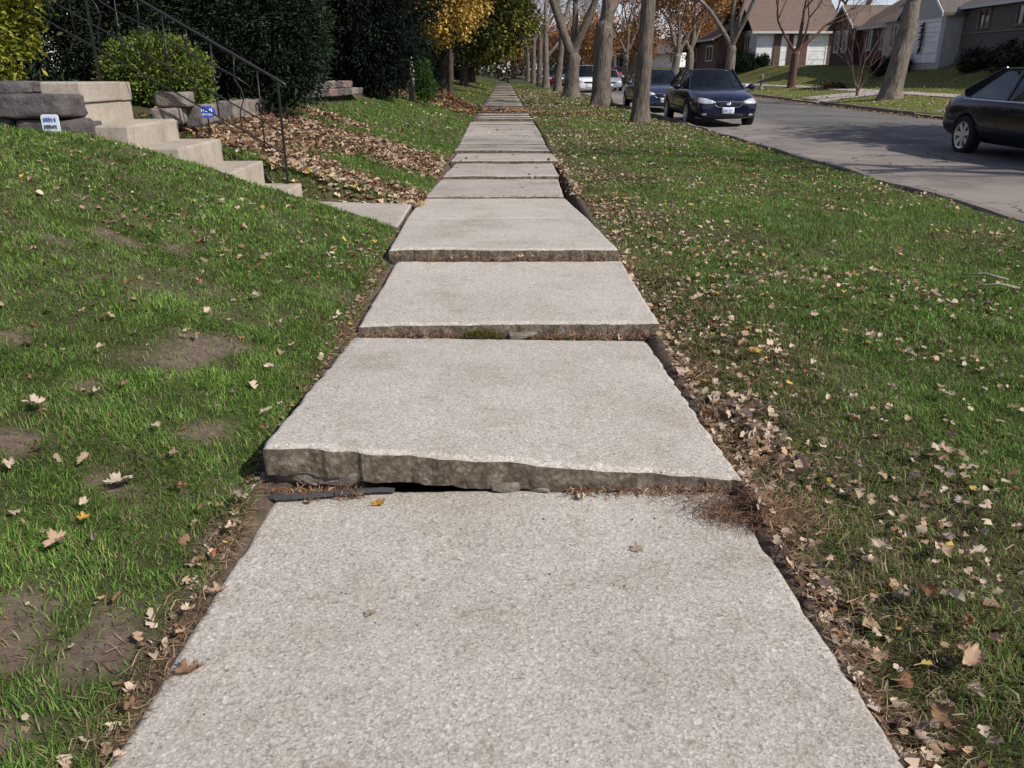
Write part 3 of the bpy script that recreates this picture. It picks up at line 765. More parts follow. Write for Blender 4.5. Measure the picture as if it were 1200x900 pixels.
def clump_points(blobs, nclump, per, cs, seed, surf=.65, rough=.3):
    """points gathered in sprays on and in lumpy ellipsoids"""
    r_ = np.random.default_rng(seed)
    wt = np.array([b[1][0] * b[1][1] + b[1][0] * b[1][2] + b[1][1] * b[1][2] for b in blobs]); wt = wt / wt.sum()
    Ps, Ds, Ts = [], [], []
    for (c, rad), f in zip(blobs, wt):
        n = max(3, int(nclump * f)); u = sphere_pts(n, r_)
        rr = np.where(r_.random(n) < surf, r_.uniform(.82, 1.08, n), r_.uniform(.3, .85, n))
        lump = 1 + rough * 2 * (fbm(u[:, 0] * 2.3 + u[:, 2] * 1.1 + seed, u[:, 1] * 2.3 - u[:, 2] * 1.7 + seed * 2, seed, 3) - .5)
        cc = np.array(c) + u * np.array(rad) * (rr * lump)[:, None]
        k = np.repeat(np.arange(n), per)
        off = r_.normal(size=(n * per, 3)) * cs
        Ps.append(cc[k] + off); Ts.append(r_.uniform(.55, 1.5, n)[k]); Ds.append(u[k] * .9 + off / cs * .35)
    clump_points.tone = np.concatenate(Ts)
    return np.concatenate(Ps), np.concatenate(Ds), r_

def foliage(name, blobs, nclump, per, cs, size, elong, pal, wts, seed, mat, parent=None, surf=.65, rough=.3, droop=0, zmin=None, cvar=.25):
    P, D, r_ = clump_points(blobs, nclump, per, cs, seed, surf, rough)
    tone = clump_points.tone
    if zmin is not None: k = P[:, 2] > zmin; P, D, tone = P[k], D[k], tone[k]
    V, T, c = leaf_quads(P, size, elong, D, pal, wts, cvar, droop=droop, r_=r_)
    c = c * np.repeat(tone, 4)[:, None]
    return np_obj(name, V, [], T, c, mat, parent)

def shrub(name, label, cat, loc, blobs, nclump, per, cs, size, elong, pal, wts, seed, mat, stems=6, sr=.02, group=None, core=None, **kw):
    t = thing(name, label, cat, loc, 0, group)
    foliage('foliage', blobs, nclump, per, cs, size, elong, pal, wts, seed, mat, t, **kw)
    r_ = random.Random(seed); b = MB()
    for i in range(stems):
        c, rad = blobs[i % len(blobs)]
        e = Vector(c) + Vector((r_.uniform(-.6, .6) * rad[0], r_.uniform(-.6, .6) * rad[1], r_.uniform(0, .6) * rad[2]))
        s0 = Vector((c[0] * .5 + r_.uniform(-.1, .1), c[1] * .5 + r_.uniform(-.1, .1), -.1)); m_ = (s0 + e) / 2 + Vector((r_.uniform(-.1, .1), r_.uniform(-.1, .1), .05))
        b.tube([s0, m_, e], [sr * 1.4, sr, sr * .4], 5)
    b.build('stem', M['bark_dark'], t, smooth=True)
    return t
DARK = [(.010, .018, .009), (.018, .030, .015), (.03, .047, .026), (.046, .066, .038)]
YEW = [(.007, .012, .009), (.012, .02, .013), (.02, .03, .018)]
# dark junipers behind the stairs
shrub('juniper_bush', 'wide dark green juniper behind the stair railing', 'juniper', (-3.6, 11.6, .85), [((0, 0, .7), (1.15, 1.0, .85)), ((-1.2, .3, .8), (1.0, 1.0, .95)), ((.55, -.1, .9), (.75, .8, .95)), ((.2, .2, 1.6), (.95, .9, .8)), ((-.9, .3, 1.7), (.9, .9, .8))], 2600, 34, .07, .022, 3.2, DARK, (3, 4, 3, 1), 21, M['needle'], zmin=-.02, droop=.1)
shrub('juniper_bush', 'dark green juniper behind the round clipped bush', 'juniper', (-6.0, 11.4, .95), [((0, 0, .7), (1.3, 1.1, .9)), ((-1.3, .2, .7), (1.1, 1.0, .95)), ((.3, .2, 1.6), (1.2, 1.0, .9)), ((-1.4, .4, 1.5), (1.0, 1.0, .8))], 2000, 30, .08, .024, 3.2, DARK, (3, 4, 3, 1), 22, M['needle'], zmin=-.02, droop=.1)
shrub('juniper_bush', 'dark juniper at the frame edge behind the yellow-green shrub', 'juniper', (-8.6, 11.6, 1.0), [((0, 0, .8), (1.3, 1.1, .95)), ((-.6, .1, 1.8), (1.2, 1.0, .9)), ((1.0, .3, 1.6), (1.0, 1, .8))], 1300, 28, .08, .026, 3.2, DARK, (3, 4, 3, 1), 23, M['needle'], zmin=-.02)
# clipped round bush and yellow-green shrub
BOX = [(.05, .085, .014), (.085, .13, .02), (.13, .18, .03), (.19, .22, .045), (.16, .12, .04)]
shrub('clipped_bush', 'rounded clipped green bush behind the stair railing', 'bush', (-3.68, 9.2, .82), [((0, 0, .36), (.52, .50, .40)), ((.0, 0, .30), (.50, .48, .33))], 1500, 16, .035, .026, 1.7, BOX, (2, 4, 4, 2, .5), 31, M['foliage'], stems=10, sr=.012, surf=.8, rough=.08, zmin=.0)
shrub('yellow_green_shrub', 'bright yellow-green shrub above the grey stones', 'shrub', (-4.55, 7.5, 1.05), [((0, 0, .55), (.52, .5, .5)), ((.2, .05, .95), (.45, .45, .4)), ((-.4, 0, .8), (.5, .5, .6))], 700, 16, .05, .034, 1.8, [(.12, .15, .015), (.2, .22, .02), (.3, .29, .03), (.07, .09, .012)], (2, 4, 3, 2), 32, M['foliage'], stems=8, sr=.014, rough=.2)
# big dark evergreen tree
t = thing('dark_evergreen_tree', 'tall nearly black evergreen tree beside the wooden post', 'evergreen tree', (-3.35, 20.0, .7))
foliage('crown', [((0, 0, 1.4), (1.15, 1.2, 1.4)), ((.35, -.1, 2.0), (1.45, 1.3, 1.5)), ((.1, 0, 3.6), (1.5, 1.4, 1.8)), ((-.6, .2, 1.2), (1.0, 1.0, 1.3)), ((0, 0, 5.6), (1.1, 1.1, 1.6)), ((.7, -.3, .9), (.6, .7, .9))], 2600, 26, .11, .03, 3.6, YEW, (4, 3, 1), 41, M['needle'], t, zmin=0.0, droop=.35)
b = MB(); b.tube([(0, 0, -.2), (.03, 0, 1.5), (0, .05, 3.5), (0, 0, 6.3)], [.2, .16, .1, .03], 10); b.build('trunk', M['bark_dark'], t, smooth=True)
t = thing('dark_evergreen_tree', 'dark evergreen tree behind the stacked stone wall', 'evergreen tree', (-5.4, 17.5, .9))
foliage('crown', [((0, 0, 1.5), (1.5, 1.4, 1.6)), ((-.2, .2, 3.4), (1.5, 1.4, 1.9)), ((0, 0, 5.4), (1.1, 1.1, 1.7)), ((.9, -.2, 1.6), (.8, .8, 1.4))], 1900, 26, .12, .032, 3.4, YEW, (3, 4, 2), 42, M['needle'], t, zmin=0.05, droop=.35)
b = MB(); b.tube([(0, 0, -.2), (.03, 0, 1.5), (0, .05, 3.5), (0, 0, 6.3)], [.22, .18, .1, .03], 10); b.build('trunk', M['bark_dark'], t, smooth=True)
shrub('arborvitae', 'narrow bright green arborvitae beside the wooden post', 'arborvitae', (-1.98, 21.6, .58), [((0, 0, .42), (.17, .17, .5)), ((.03, 0, .25), (.2, .19, .33))], 260, 18, .04, .02, 2.6, [(.03, .07, .014), (.05, .11, .02), (.075, .14, .03)], (2, 3, 2), 43, M['needle'], stems=3, sr=.012, zmin=0)
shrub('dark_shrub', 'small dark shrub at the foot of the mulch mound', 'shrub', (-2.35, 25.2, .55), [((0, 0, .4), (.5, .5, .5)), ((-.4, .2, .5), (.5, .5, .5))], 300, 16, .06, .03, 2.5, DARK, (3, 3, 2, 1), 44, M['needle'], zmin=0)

# ---- branching trees
def grow(rs, p, d, r, L, lev, maxlev, out, tips, upw=.25, wig=.16, split=2, taper=.62, nseg=4, spread=.55):
    pts = [p.copy()]; rad = [r]; q = p.copy(); dd = d.copy()
    for i in range(nseg):
        dd = (dd + Vector((rs.gauss(0, wig), rs.gauss(0, wig), rs.gauss(0, wig * .6) + upw * .15))).normalized()
        q = q + dd * L / nseg; pts.append(q.copy()); rad.append(r * (1 - (1 - taper) * (i + 1) / nseg))
        if lev >= 1 and lev < maxlev and i >= 1 and rs.random() < .6:
            a = (dd + Vector((rs.gauss(0, 1), rs.gauss(0, 1), rs.gauss(.1, .5))) * spread).normalized()
            grow(rs, q.copy(), a, rad[-1] * rs.uniform(.4, .6), L * rs.uniform(.45, .7), lev + 1, maxlev, out, tips, upw, wig * 1.1, split, .5, max(3, nseg - 1), spread)
    out.append((lev, pts, rad))
    if lev >= maxlev: tips.append((q.copy(), dd.copy())); return
    for k in range(split if rs.random() < .75 else split + 1):
        a = (dd + Vector((rs.gauss(0, 1), rs.gauss(0, 1), rs.gauss(.15, .4))) * spread).normalized()
        grow(rs, q.copy(), a, rad[-1] * rs.uniform(.6, .85), L * rs.uniform(.62, .85), lev + 1, maxlev, out, tips, upw, wig * 1.1, split, .55, max(3, nseg - 1), spread)

def bark_trunk(b, pts, rad, n=20, flare=.0, seed=0, ridges=.05):
    """trunk with root flare and shallow vertical ridges, dense rings"""
    P = [Vector(p) for p in pts]; D = []; Rr = []
    m = 30
    cum = [0]
    for i in range(1, len(P)): cum.append(cum[-1] + (P[i] - P[i - 1]).length)
    for k in range(m + 1):
        s = (k / m) ** 1.3 * cum[-1]
        i = max(j for j in range(len(cum)) if cum[j] <= s + 1e-6); i = min(i, len(P) - 2)
        f = (s - cum[i]) / max(1e-6, cum[i + 1] - cum[i]); D.append(P[i].lerp(P[i + 1], f)); Rr.append(rad[i] * (1 - f) + rad[i + 1] * f)
    V = []
    for k, (p, r) in enumerate(zip(D, Rr)):
        h = p.z - P[0].z
        for a in range(n):
            th = 2 * math.pi * a / n
            fl = 1 + flare * math.exp(-h / .28) * (1 + .45 * math.sin(5 * th + seed) + .25 * math.sin(3 * th + seed * 2))
            rg = 1 + ridges * (float(vnoise(a * .8 + seed * 3, h * 1.4, seed)) - .5) * 2 + .06 * (float(vnoise(math.cos(th) * 1.3 + seed, h * .8 + math.sin(th), seed + 3)) - .5)
            V.append(p + Vector((math.cos(th), math.sin(th), 0)) * r * fl * rg)
    F = [(k * n + a, k * n + (a + 1) % n, (k + 1) * n + (a + 1) % n, (k + 1) * n + a) for k in range(m) for a in range(n)]
    b.add(V, F)

def fuse(o, r, seed):
    """melt limbs into the trunk, then roughen the bark"""
    m = o.modifiers.new('r', 'REMESH'); m.mode = 'VOXEL'; m.voxel_size = max(.028, r * .11)
    m = o.modifiers.new('s', 'SMOOTH'); m.iterations = 5; m.factor = .5
    dg = bpy.context.evaluated_depsgraph_get(); me = bpy.data.meshes.new_from_object(o.evaluated_get(dg))
    old = o.data; o.modifiers.clear(); o.data = me; bpy.data.meshes.remove(old); me.name = 'trunk'
    nv = len(me.vertices); co = np.empty(nv * 3, np.float32); me.vertices.foreach_get('co', co); co = co.reshape(-1, 3)
    no = np.empty(nv * 3, np.float32); me.vertex_normals.foreach_get('vector', no); no = no.reshape(-1, 3)
    th = np.arctan2(no[:, 1], no[:, 0])
    k = fbm(th * 5 / max(r, .2) * .3 + co[:, 2] * .35, co[:, 2] * 1.7 + seed, seed, 3) - .5 + (fbm(co[:, 0] * 4 + seed, co[:, 2] * 1.6 + co[:, 1] * 4, seed + 5, 2) - .5) * .9
    co += no * (k * r * .11)[:, None]
    me.vertices.foreach_set('co', co.ravel()); me.polygons.foreach_set('use_smooth', np.ones(len(me.polygons), bool)); me.update()

def tree(name, label, cat, loc, trunk, limbs, bark_m, seed, maxlev=4, leafy=0, leafsize=.07, pal=None, wts=None, flare=.35, group=None, limbL=2.6, upw=.3, spread=.5, lsp=.35, split=2, droop=.3, n=22, twigmat=None):
    """trunk: [(x,y,z,r)...] local; limbs: [(direction, radius, length, start index)]"""
    t = thing(name, label, cat, loc, 0, group)
    rs = random.Random(seed)
    tp = [tuple(p) for p in trunk]; e = Vector(tp[-1][:3]); e2 = e + (e - Vector(tp[-2][:3])).normalized() * tp[-1][3] * .5
    tp[-1] = (*tp[-1][:3], tp[-1][3] * .93); tp.append((*e2, tp[-1][3] * .45))
    b = MB(); bark_trunk(b, [Vector(p[:3]) for p in tp], [p[3] for p in tp], n, flare, seed)
    b.f.append(tuple(range(n - 1, -1, -1))); b.f.append(tuple(len(b.v) - n + k for k in range(n))); b.m += [0, 0]
    chains, tips = [], []
    for d, r, L, si in limbs:
        grow(rs, Vector(trunk[si][:3]) - Vector(d).normalized() * trunk[si][3] * .9, Vector(d).normalized(), r * 1.12, L, 0, maxlev, chains, tips, upw, .1, split, .62, 5, spread)
    for lev, pts, rad in chains:
        if lev == 0: b.tube(pts, rad, 12)
    fuse(b.build('trunk', bark_m, t, smooth=True), trunk[1][3], seed)
    b = MB()
    for lev, pts, rad in chains:
        if lev > 0: b.tube(pts, [max(x, .004) for x in rad], 6 if lev == 1 else (4 if lev == 2 else 3), cap=False)
    cr = b.build('crown', twigmat or bark_m, t, smooth=True, fix=False)
    if leafy and tips:
        P0 = np.array([p for p, d in tips]); r_ = np.random.default_rng(seed)
        P = np.repeat(P0, leafy, 0) + r_.normal(size=(len(P0) * leafy, 3)) * lsp
        k = r_.random(len(P)) < .9
        V, T, c = leaf_quads(P[k], leafsize, 1.3, r_.normal(size=(int(k.sum()), 3)), pal, wts, .25, droop=droop, r_=r_)
        np_obj('leaves', V, [], T, c, M['foliage'], cr)
    return t
TAN = [(.16, .085, .05), (.25, .13, .07), (.33, .2, .11)]
ORANGE = [(.42, .19, .035), (.5, .26, .05), (.32, .15, .04), (.22, .11, .05)]
YEL = [(.55, .37, .075), (.64, .46, .13), (.42, .31, .08), (.18, .19, .03)]
YGR = [(.03, .045, .008), (.06, .085, .012), (.13, .14, .018), (.26, .2, .025), (.018, .026, .007)]
G = 'trees along the grass strip'
def T(lst): return lst
# parkway trees
tree('street_tree', 'straight grey tree trunk in front of the parked navy sedan', 'tree', (3.60, 22.2, -.06), [(0, 0, -.15, 0.234), (.0, 0, .5, 0.215), (.03, 0, 1.6, 0.195), (.06, .02, 3.0, 0.183), (.05, .05, 4.2, 0.172)], [((.9, .5, .8), .09, 3.4, 4), ((.7, .9, .9), .08, 3.2, 4), ((.25, .2, 1), 0.133, 3.0, 4), ((-.4, -.1, 1), 0.109, 2.8, 4), ((.1, -.4, .8), 0.086, 2.4, 4)], M['bark'], 51, 4, 7, .09, TAN, (1, 1, 1), .55, G, spread=.5)
tree('street_tree', 'thick grey trunk forking above eye height, nearest behind the straight trunk', 'tree', (3.72, 32.3, -.06), [(0, 0, -.15, 0.406), (0, 0, .6, 0.359), (.0, 0, 1.6, 0.335), (.02, 0, 2.5, 0.351), (.02, 0, 2.9, 0.328)], [((.5, .9, 1.2), .09, 3.8, 4), ((-.13, 0, 1), 0.226, 4.0, 4), ((.2, .05, 1), 0.242, 4.0, 4)], M['bark'], 52, 4, 7, .09, TAN, (1, 1, 1), .55, G)
tree('street_tree', 'grey trunk splitting low into three limbs beside the white car', 'tree', (3.45, 43.5, -.06), [(0, 0, -.15, 0.414), (.02, 0, .5, 0.355), (.06, 0, 1.3, 0.340), (.08, 0, 2.0, 0.370)], [((-.3, 0, 1), 0.200, 4.0, 3), ((.12, .2, 1), 0.163, 3.6, 3), ((.36, -.1, 1), 0.200, 4.2, 3)], M['bark'], 53, 4, 3, .08, ORANGE + TAN, (1, 1, 1, 1, 1, 1, 1), .55, G)
tree('street_tree', 'slim leaning dark trunk beside the maroon car', 'tree', (3.55, 56.0, -.06), [(0, 0, -.15, 0.285), (.05, 0, 1.0, 0.225), (.2, 0, 2.6, 0.195), (.3, 0, 4.0, 0.180)], [((-.3, 0, 1), 0.120, 3.2, 3), ((.3, .2, 1), 0.120, 3.2, 3)], M['bark'], 54, 4, 3, .09, TAN, (1, 1, 1), .55, G)
tree('street_tree', 'pale trunk with a low right-hand limb in front of the maroon car', 'tree', (3.3, 66.0, -.06), [(0, 0, -.15, 0.288), (0, 0, 1.0, 0.238), (-.03, 0, 2.2, 0.216), (-.06, 0, 4.2, 0.187)], [((.6, 0, 1), 0.115, 3.6, 2), ((-.2, .1, 1), 0.144, 3.4, 3), ((.3, .2, 1), 0.115, 3, 3)], M['bark_pale'], 55, 4, 3, .1, TAN, (1, 1, 1), .55, G)
proto = tree('street_tree', 'thin far trunk in the row along the pavement', 'tree', (3.3, 78.0, -.06), [(0, 0, -.15, .30), (0, 0, 1.0, .25), (.03, 0, 2.6, .22), (.05, 0, 4.0, .2)], [((.4, 0, 1), .13, 3.2, 3), ((-.4, .1, 1), .14, 3.2, 3), ((0, .3, 1), .12, 3, 3)], M['bark'], 56, 4, 4, .11, TAN, (1, 1, 1), .25, G)
for i, (x, y) in enumerate(((3.1, 88), (3.4, 98), (3.2, 110), (3.4, 122))): dup(proto, (x, y, -.06), i * 1.3 + .5)
# left row: yellow maple then green-gold trees
G2 = 'broad trees on the left lawns'
def leaf_tree(name, label, loc, tr, blobs, ncl, per, cs, size, pal, wts, seed, group=None, droop=.4):
    t = thing(name, label, 'tree', loc, 0, group)
    b = MB(); H_ = blobs[0][0][2]
    bark_trunk(b, [Vector((0, 0, -.2)), Vector((.05, 0, H_ * .5)), Vector((0, .1, H_ + 1))], [tr, tr * .8, tr * .35], 14, .25, seed)
    for c, rad in blobs: b.tube([(0, 0, H_ * .45), (c[0] * .5, c[1] * .5, c[2] * .8), c], [tr * .5, tr * .3, tr * .1], 6)
    b.build('trunk', M['bark_dark'], t, smooth=True)
    foliage('crown', blobs, ncl, per, cs, size, 1.3, pal, wts, seed, M['foliage'], t, surf=.6, rough=.45, droop=droop, cvar=.35)
    return t
leaf_tree('yellow_maple', 'golden yellow maple behind the wooden post', (-2.1, 34, .35), .13, [((.25, 0, 2.9), (.95, 1.0, .9)), ((.75, 0, 3.6), (.95, .9, .9)), ((-.5, .2, 3.5), (1.0, 1, 1.0)), ((.2, 0, 4.5), (1.2, 1.1, 1.0)), ((-.35, -.1, 2.25), (.5, .5, .4))], 620, 16, .13, .10, YEL, (4, 3, 2, 1), 61)
leaf_tree('green_gold_tree', 'spreading green tree turning gold over the pavement', (-3.0, 44, .4), .3, [((1.2, 0, 3.2), (1.9, 1.8, 1.4)), ((2.4, 0, 4.2), (1.5, 1.5, 1.3)), ((-.6, 0, 3.6), (2.0, 2, 1.6)), ((.8, 0, 5.2), (2.4, 2, 1.7)), ((1.9, -.5, 2.6), (.9, .9, .7))], 1100, 20, .2, .13, YGR, (3, 4, 3, 2, 3), 62)
leaf_tree('green_gold_tree', 'second spreading green-gold tree farther along the pavement', (-2.6, 57, .3), .3, [((1.2, 0, 3.0), (2.0, 2, 1.5)), ((2.9, 0, 4.3), (1.8, 1.8, 1.6)), ((-.6, 0, 3.6), (2.2, 2, 1.8)), ((.8, 0, 5.6), (2.6, 2, 2.0)), ((2.3, -.3, 2.6), (1.2, 1, .8))], 900, 20, .24, .16, YGR, (3, 3, 4, 3, 2), 63)
leaf_tree('green_gold_tree', 'farthest green-gold tree closing the row on the left', (-2.6, 72, .3), .3, [((1.0, 0, 3.0), (2.2, 2, 1.6)), ((2.7, 0, 4.4), (1.9, 1.8, 1.8)), ((-.6, 0, 3.6), (2.4, 2, 2)), ((.8, 0, 6), (2.8, 2, 2.2))], 700, 20, .28, .2, YGR, (3, 3, 4, 3, 2), 64)
for i, (x, y, s) in enumerate(((-6.5, 31, 1.0), (-6.0, 40, 1.1), (-5.5, 52, 1.2), (-6.5, 66, 1.3))):
    lb = ('dark green tree behind the yellow maple', 'dark broad tree in the shade behind the green-gold trees', 'dark tree far back on the left lawns', 'farthest dark tree on the left lawns')[i]
    leaf_tree('dark_green_tree', lb, (x, y, .6), .26, [((0, 0, 2.2), (2.4, 2.2, 1.8)), ((1.6, .2, 2.6), (1.6, 1.6, 1.5)), ((-.4, 0, 4.4), (2.6, 2.4, 2.0)), ((.6, -.4, 1.4), (1.6, 1.2, 1.1))], 520, 20, .2, .15, DARK[:3] + [(.03, .045, .012)], (2, 3, 2, 2), 70 + i)
# trunks and shrubs under the left crowns
G3 = 'dark shrubs under the left trees'
for i, (x, y) in enumerate(((-3.6, 29.5), (-4.6, 36), (-3.9, 48), (-4.4, 60), (-3.8, 74), (-4.2, 84))):
    shrub('dark_shrub', 'dark shrub under the trees on the left bank', 'shrub', (x, y, .45), [((0, 0, .6), (1.0, 1.0, .8)), ((-.8, .3, .7), (.9, .9, .8))], 260, 16, .12, .07, 2.0, DARK, (3, 3, 2, 1), 80 + i, M['needle'], sr=.03, group=G3)

# far side of the street
FS = 'bare trees across the street'
def fz(x, y): return float(Hgt(x, y)) - .05
tree('kerb_tree', 'large pale trunk with a side limb on the grass across the street', 'tree', (15.75, 34.6, fz(15.75, 34.6)), [(0, 0, -.15, 0.460), (.05, 0, .5, 0.386), (.15, 0, 1.4, 0.368), (.25, 0, 2.4, 0.350), (.32, 0, 3.6, 0.304)], [((.15, 0, 1), 0.239, 3.5, 4), ((.55, .2, 1), 0.147, 3.0, 3), ((-.5, -.1, 1), 0.138, 3.0, 4)], M['bark_pale'], 91, 4, 2, .08, TAN, (1, 1, 1), .45)
tree('kerb_tree', 'pale trunk spreading into four limbs behind the navy sedan', 'tree', (15.0, 57, fz(15.6, 57)), [(0, 0, -.15, 0.352), (0, 0, .8, 0.307), (.02, 0, 1.8, 0.307), (.02, 0, 2.6, 0.320)], [((-.42, 0, 1), 0.154, 5.0, 3), ((-.12, .1, 1), 0.166, 4.6, 3), ((.25, 0, 1), 0.154, 4.6, 3), ((.46, -.1, 1), 0.141, 5, 3)], M['bark_pale'], 92, 4, 2, .1, TAN + ORANGE, (2, 2, 2, 1, 1, 1, 1), .3)
OR = 'orange trees across the street'
tree('orange_tree', 'orange-leaved tree left of the four-limbed trunk', 'tree', (13.6, 68, .4), [(0, 0, -.15, .36), (0, 0, 1.0, .3), (.1, 0, 2.0, .3)], [((-.5, 0, 1), .15, 2.6, 2), ((.1, .1, 1), .16, 2.8, 2), ((.55, 0, 1), .14, 2.6, 2), ((-.2, -.5, .8), .12, 2.4, 2)], M['bark_pale'], 93, 4, 22, .15, ORANGE, (4, 3, 3, 2), .25, lsp=.45)
tree('orange_tree', 'smaller orange-leaved tree with a pale trunk beside the brick house', 'tree', (15.6, 72, .5), [(0, 0, -.15, .34), (0, 0, 1.0, .28), (.0, 0, 2.2, .28)], [((-.6, 0, 1), .14, 2.6, 2), ((0, .1, 1), .15, 2.8, 2), ((.6, 0, 1), .13, 2.6, 2)], M['bark_pale'], 94, 4, 22, .15, ORANGE, (3, 4, 2, 2), .25, lsp=.45)
tree('orange_tree', 'orange-leaved tree farthest along the street', 'tree', (12.5, 88, .3), [(0, 0, -.15, .36), (0, 0, 1.0, .3), (.0, 0, 2.4, .28)], [((-.6, 0, 1), .15, 3, 2), ((.1, .1, 1), .16, 3.2, 2), ((.6, 0, 1), .14, 3, 2)], M['bark_pale'], 95, 4, 9, .18, ORANGE, (3, 3, 3, 2), .25, lsp=.5)
tree('brown_tree', 'small brown-trunked bare tree in front of the white garage', 'tree', (17.55, 52, fz(17.6, 52)), [(0, 0, -.15, .26), (0, 0, 1.0, .23), (.03, 0, 2.0, .22)], [((-.55, 0, 1), .09, 2.4, 2), ((.12, .1, 1), .12, 2.6, 2), ((.75, 0, 1), .10, 2.6, 2), ((.2, -.4, 1), .08, 2.2, 2)], plain('reddish_bark', (.11, .06, .045), .95), 96, 5, 1, .06, TAN, (2, 1, 1), .2, upw=.35)
shr = tree('bare_shrub', 'bare reddish multi-stemmed shrub by the kerb tree', 'shrub', (15.9, 38.2, fz(15.9, 38.2)), [(0, 0, -.1, .08), (0, 0, .25, .07)], [((-.5, 0, 1), .035, 1.3, 1), ((-.2, .2, 1), .04, 1.4, 1), ((.1, 0, 1), .04, 1.4, 1), ((.45, -.1, 1), .035, 1.3, 1), ((.2, -.4, 1), .03, 1.2, 1), ((-.35, -.3, 1), .03, 1.2, 1)], plain('red_twigs', (.17, .10, .085), .9), 97, 3, 0, flare=.1, spread=.32, n=10)
for i, (x, y) in enumerate(((3.5, -9.5), (3.4, -20), (3.5, -31))):
    dup(proto, (x, y, -.06), i * 1.7 + 2.2, 1.2, label='street tree behind the camera outside the view', group='street trees behind the camera')
# trees out of frame on the right: they shade the road and the houses
tree('kerb_tree', 'bare tree across the street outside the view', 'tree', (15.4, 6.5, .1), [(0, 0, -.15, .42), (0, 0, 1.5, .36), (.1, 0, 3.2, .33), (.1, 0, 4.6, .3)], [((-.6, .2, 1), .2, 4, 3), ((.2, .3, 1), .2, 4, 3), ((.6, -.2, 1), .18, 4, 3)], M['bark'], 98, 4, 1, .1, TAN, (1, 1, 1), .3)
leaf_tree('oak_tree', 'broad brown-leaved oak across the street outside the view', (17.8, 12.0, .6), .4, [((0, 0, 5.5), (3.4, 3.4, 2.6)), ((1.5, 2.5, 6.5), (3.0, 3, 2.4)), ((0, -2.5, 6.2), (2.8, 3, 2.4)), ((.5, .5, 8.2), (3, 3.2, 2.2))], 900, 18, .3, .2, TAN, (1, 1, 1), 99)
leaf_tree('oak_tree', 'second brown-leaved oak across the street outside the view', (37, 30, 1.8), .4, [((0, 0, 5.0), (3.4, 3.4, 2.6)), ((-.5, 2.5, 6.0), (3.0, 3, 2.4)), ((0, -2.5, 6.2), (2.8, 3, 2.4)), ((.5, .5, 8.2), (3, 3.2, 2.2))], 900, 18, .3, .2, TAN, (1, 1, 1), 100)

# background trees: bare twiggy crowns and orange ones behind the houses
BGT = 'bare trees behind the houses'
bare = tree('bare_tree', 'bare twiggy tree rising behind the houses', 'tree', (27, 84, 1.2), [(0, 0, -.2, .32), (0, 0, 1.2, .27), (.05, 0, 2.6, .25)], [((-.5, 0, 1), .15, 3.2, 2), ((.1, .4, 1), .16, 3.4, 2), ((.55, -.1, 1), .15, 3.2, 2), ((.0, -.5, 1), .13, 3.0, 2)], M['bark'], 161, 5, 1, .12, TAN, (2, 1, 1), .2, BGT, lsp=.3, twigmat=M['twig'])
for i, (x, y, sc) in enumerate(((33, 90, 1.2), (22, 100, 1.1), (19, 128, 1.2), (27, 118, 1.2), (36, 74, 1.1), (31, 62, 1.0), (9, 140, 1.1), (14.5, 138, 1.2), (2, 146, 1.1), (40, 100, 1.4))): dup(bare, (x, y, 1.0 if x > 16 else 0), i * 1.9 + .4, sc)
BGO = 'orange-brown trees far down the street'
org = leaf_tree('autumn_tree', 'orange-brown tree far down the street', (12.2, 112, .2), .22, [((0, 0, 3.6), (2.2, 2.2, 1.7)), ((1.2, .3, 4.8), (2.0, 2, 1.6)), ((-1.3, 0, 4.9), (2.0, 2, 1.7)), ((0, 0, 6.3), (2.2, 2, 1.6))], 420, 14, .34, .17, ORANGE + TAN, (2, 2, 2, 1, 2, 2, 1), 162, BGO)
for i, (x, y, sc) in enumerate(((16.5, 104, 1.0), (9.5, 132, 1.1), (6.2, 150, 1.2), (18, 84, .9), (24, 92, 1.1), (13, 128, 1.1), (1.5, 136, 1.0), (29, 104, 1.2))): dup(org, (x, y, .6 if x > 16 else 0), i * 2.1 + .7, sc)
# shrubs round the houses
G4 = 'evergreen shrubs in front of the white house'
for i, (x, y, r_) in enumerate(((20.1, 72.4, .9), (20.2, 74.6, .85), (20.4, 71.2, .7), (21.4, 71.0, .5), (20.0, 77.5, 1.2))):
    shrub('house_shrub', 'dark rounded shrub in front of the white house', 'shrub', (x, y, fz(x, y)), [((0, 0, r_ * .8), (r_, r_, r_ * .9))], 170, 14, .1, .06, 2, DARK[:3] + [(.035, .04, .015)], (2, 3, 2, 1), 110 + i, M['needle'], sr=.03, group=G4, zmin=0, rough=.15)
G5 = 'dark shrubs along the grey house'
for i, (x, y, r_) in enumerate(((21.5, 39.2, .6), (21.4, 36.4, .75), (21.5, 34.2, .9), (21.6, 32.0, .8), (21.2, 46.4, .7), (21.4, 48.4, .6))):
    shrub('house_shrub', 'dark shrub at the foot of the grey house', 'shrub', (x, y, fz(x, y)), [((0, 0, r_ * .7), (r_, r_, r_ * .8))], 150, 14, .09, .055, 2, YEW + [(.04, .03, .018)], (2, 3, 2, 1), 120 + i, M['needle'], sr=.03, group=G5, zmin=0, rough=.2)

# far treeline at the end of the street
P = []; 
for i in range(46):
    x = -70 + i * 4.2 + rng.uniform(-1, 1); y = 150 + rng.uniform(-8, 12); h = rng.uniform(4, 8.5)
    P.append(((x, y, h * .5), (3.2, 3, h * .55)))
    if i % 2: P.append(((x, y, h * .85), (2.2, 2.4, h * .4)))
o = foliage('treeline', P, 3600, 10, .5, .45, 1.4, [(.10, .085, .075), (.16, .13, .115), (.07, .075, .035), (.2, .13, .07), (.045, .05, .025)], (3, 3, 2, 1.5, 2), 130, M['foliage'])
tag(o, kind='stuff', label='hazy line of autumn trees far down the street', cat='trees')
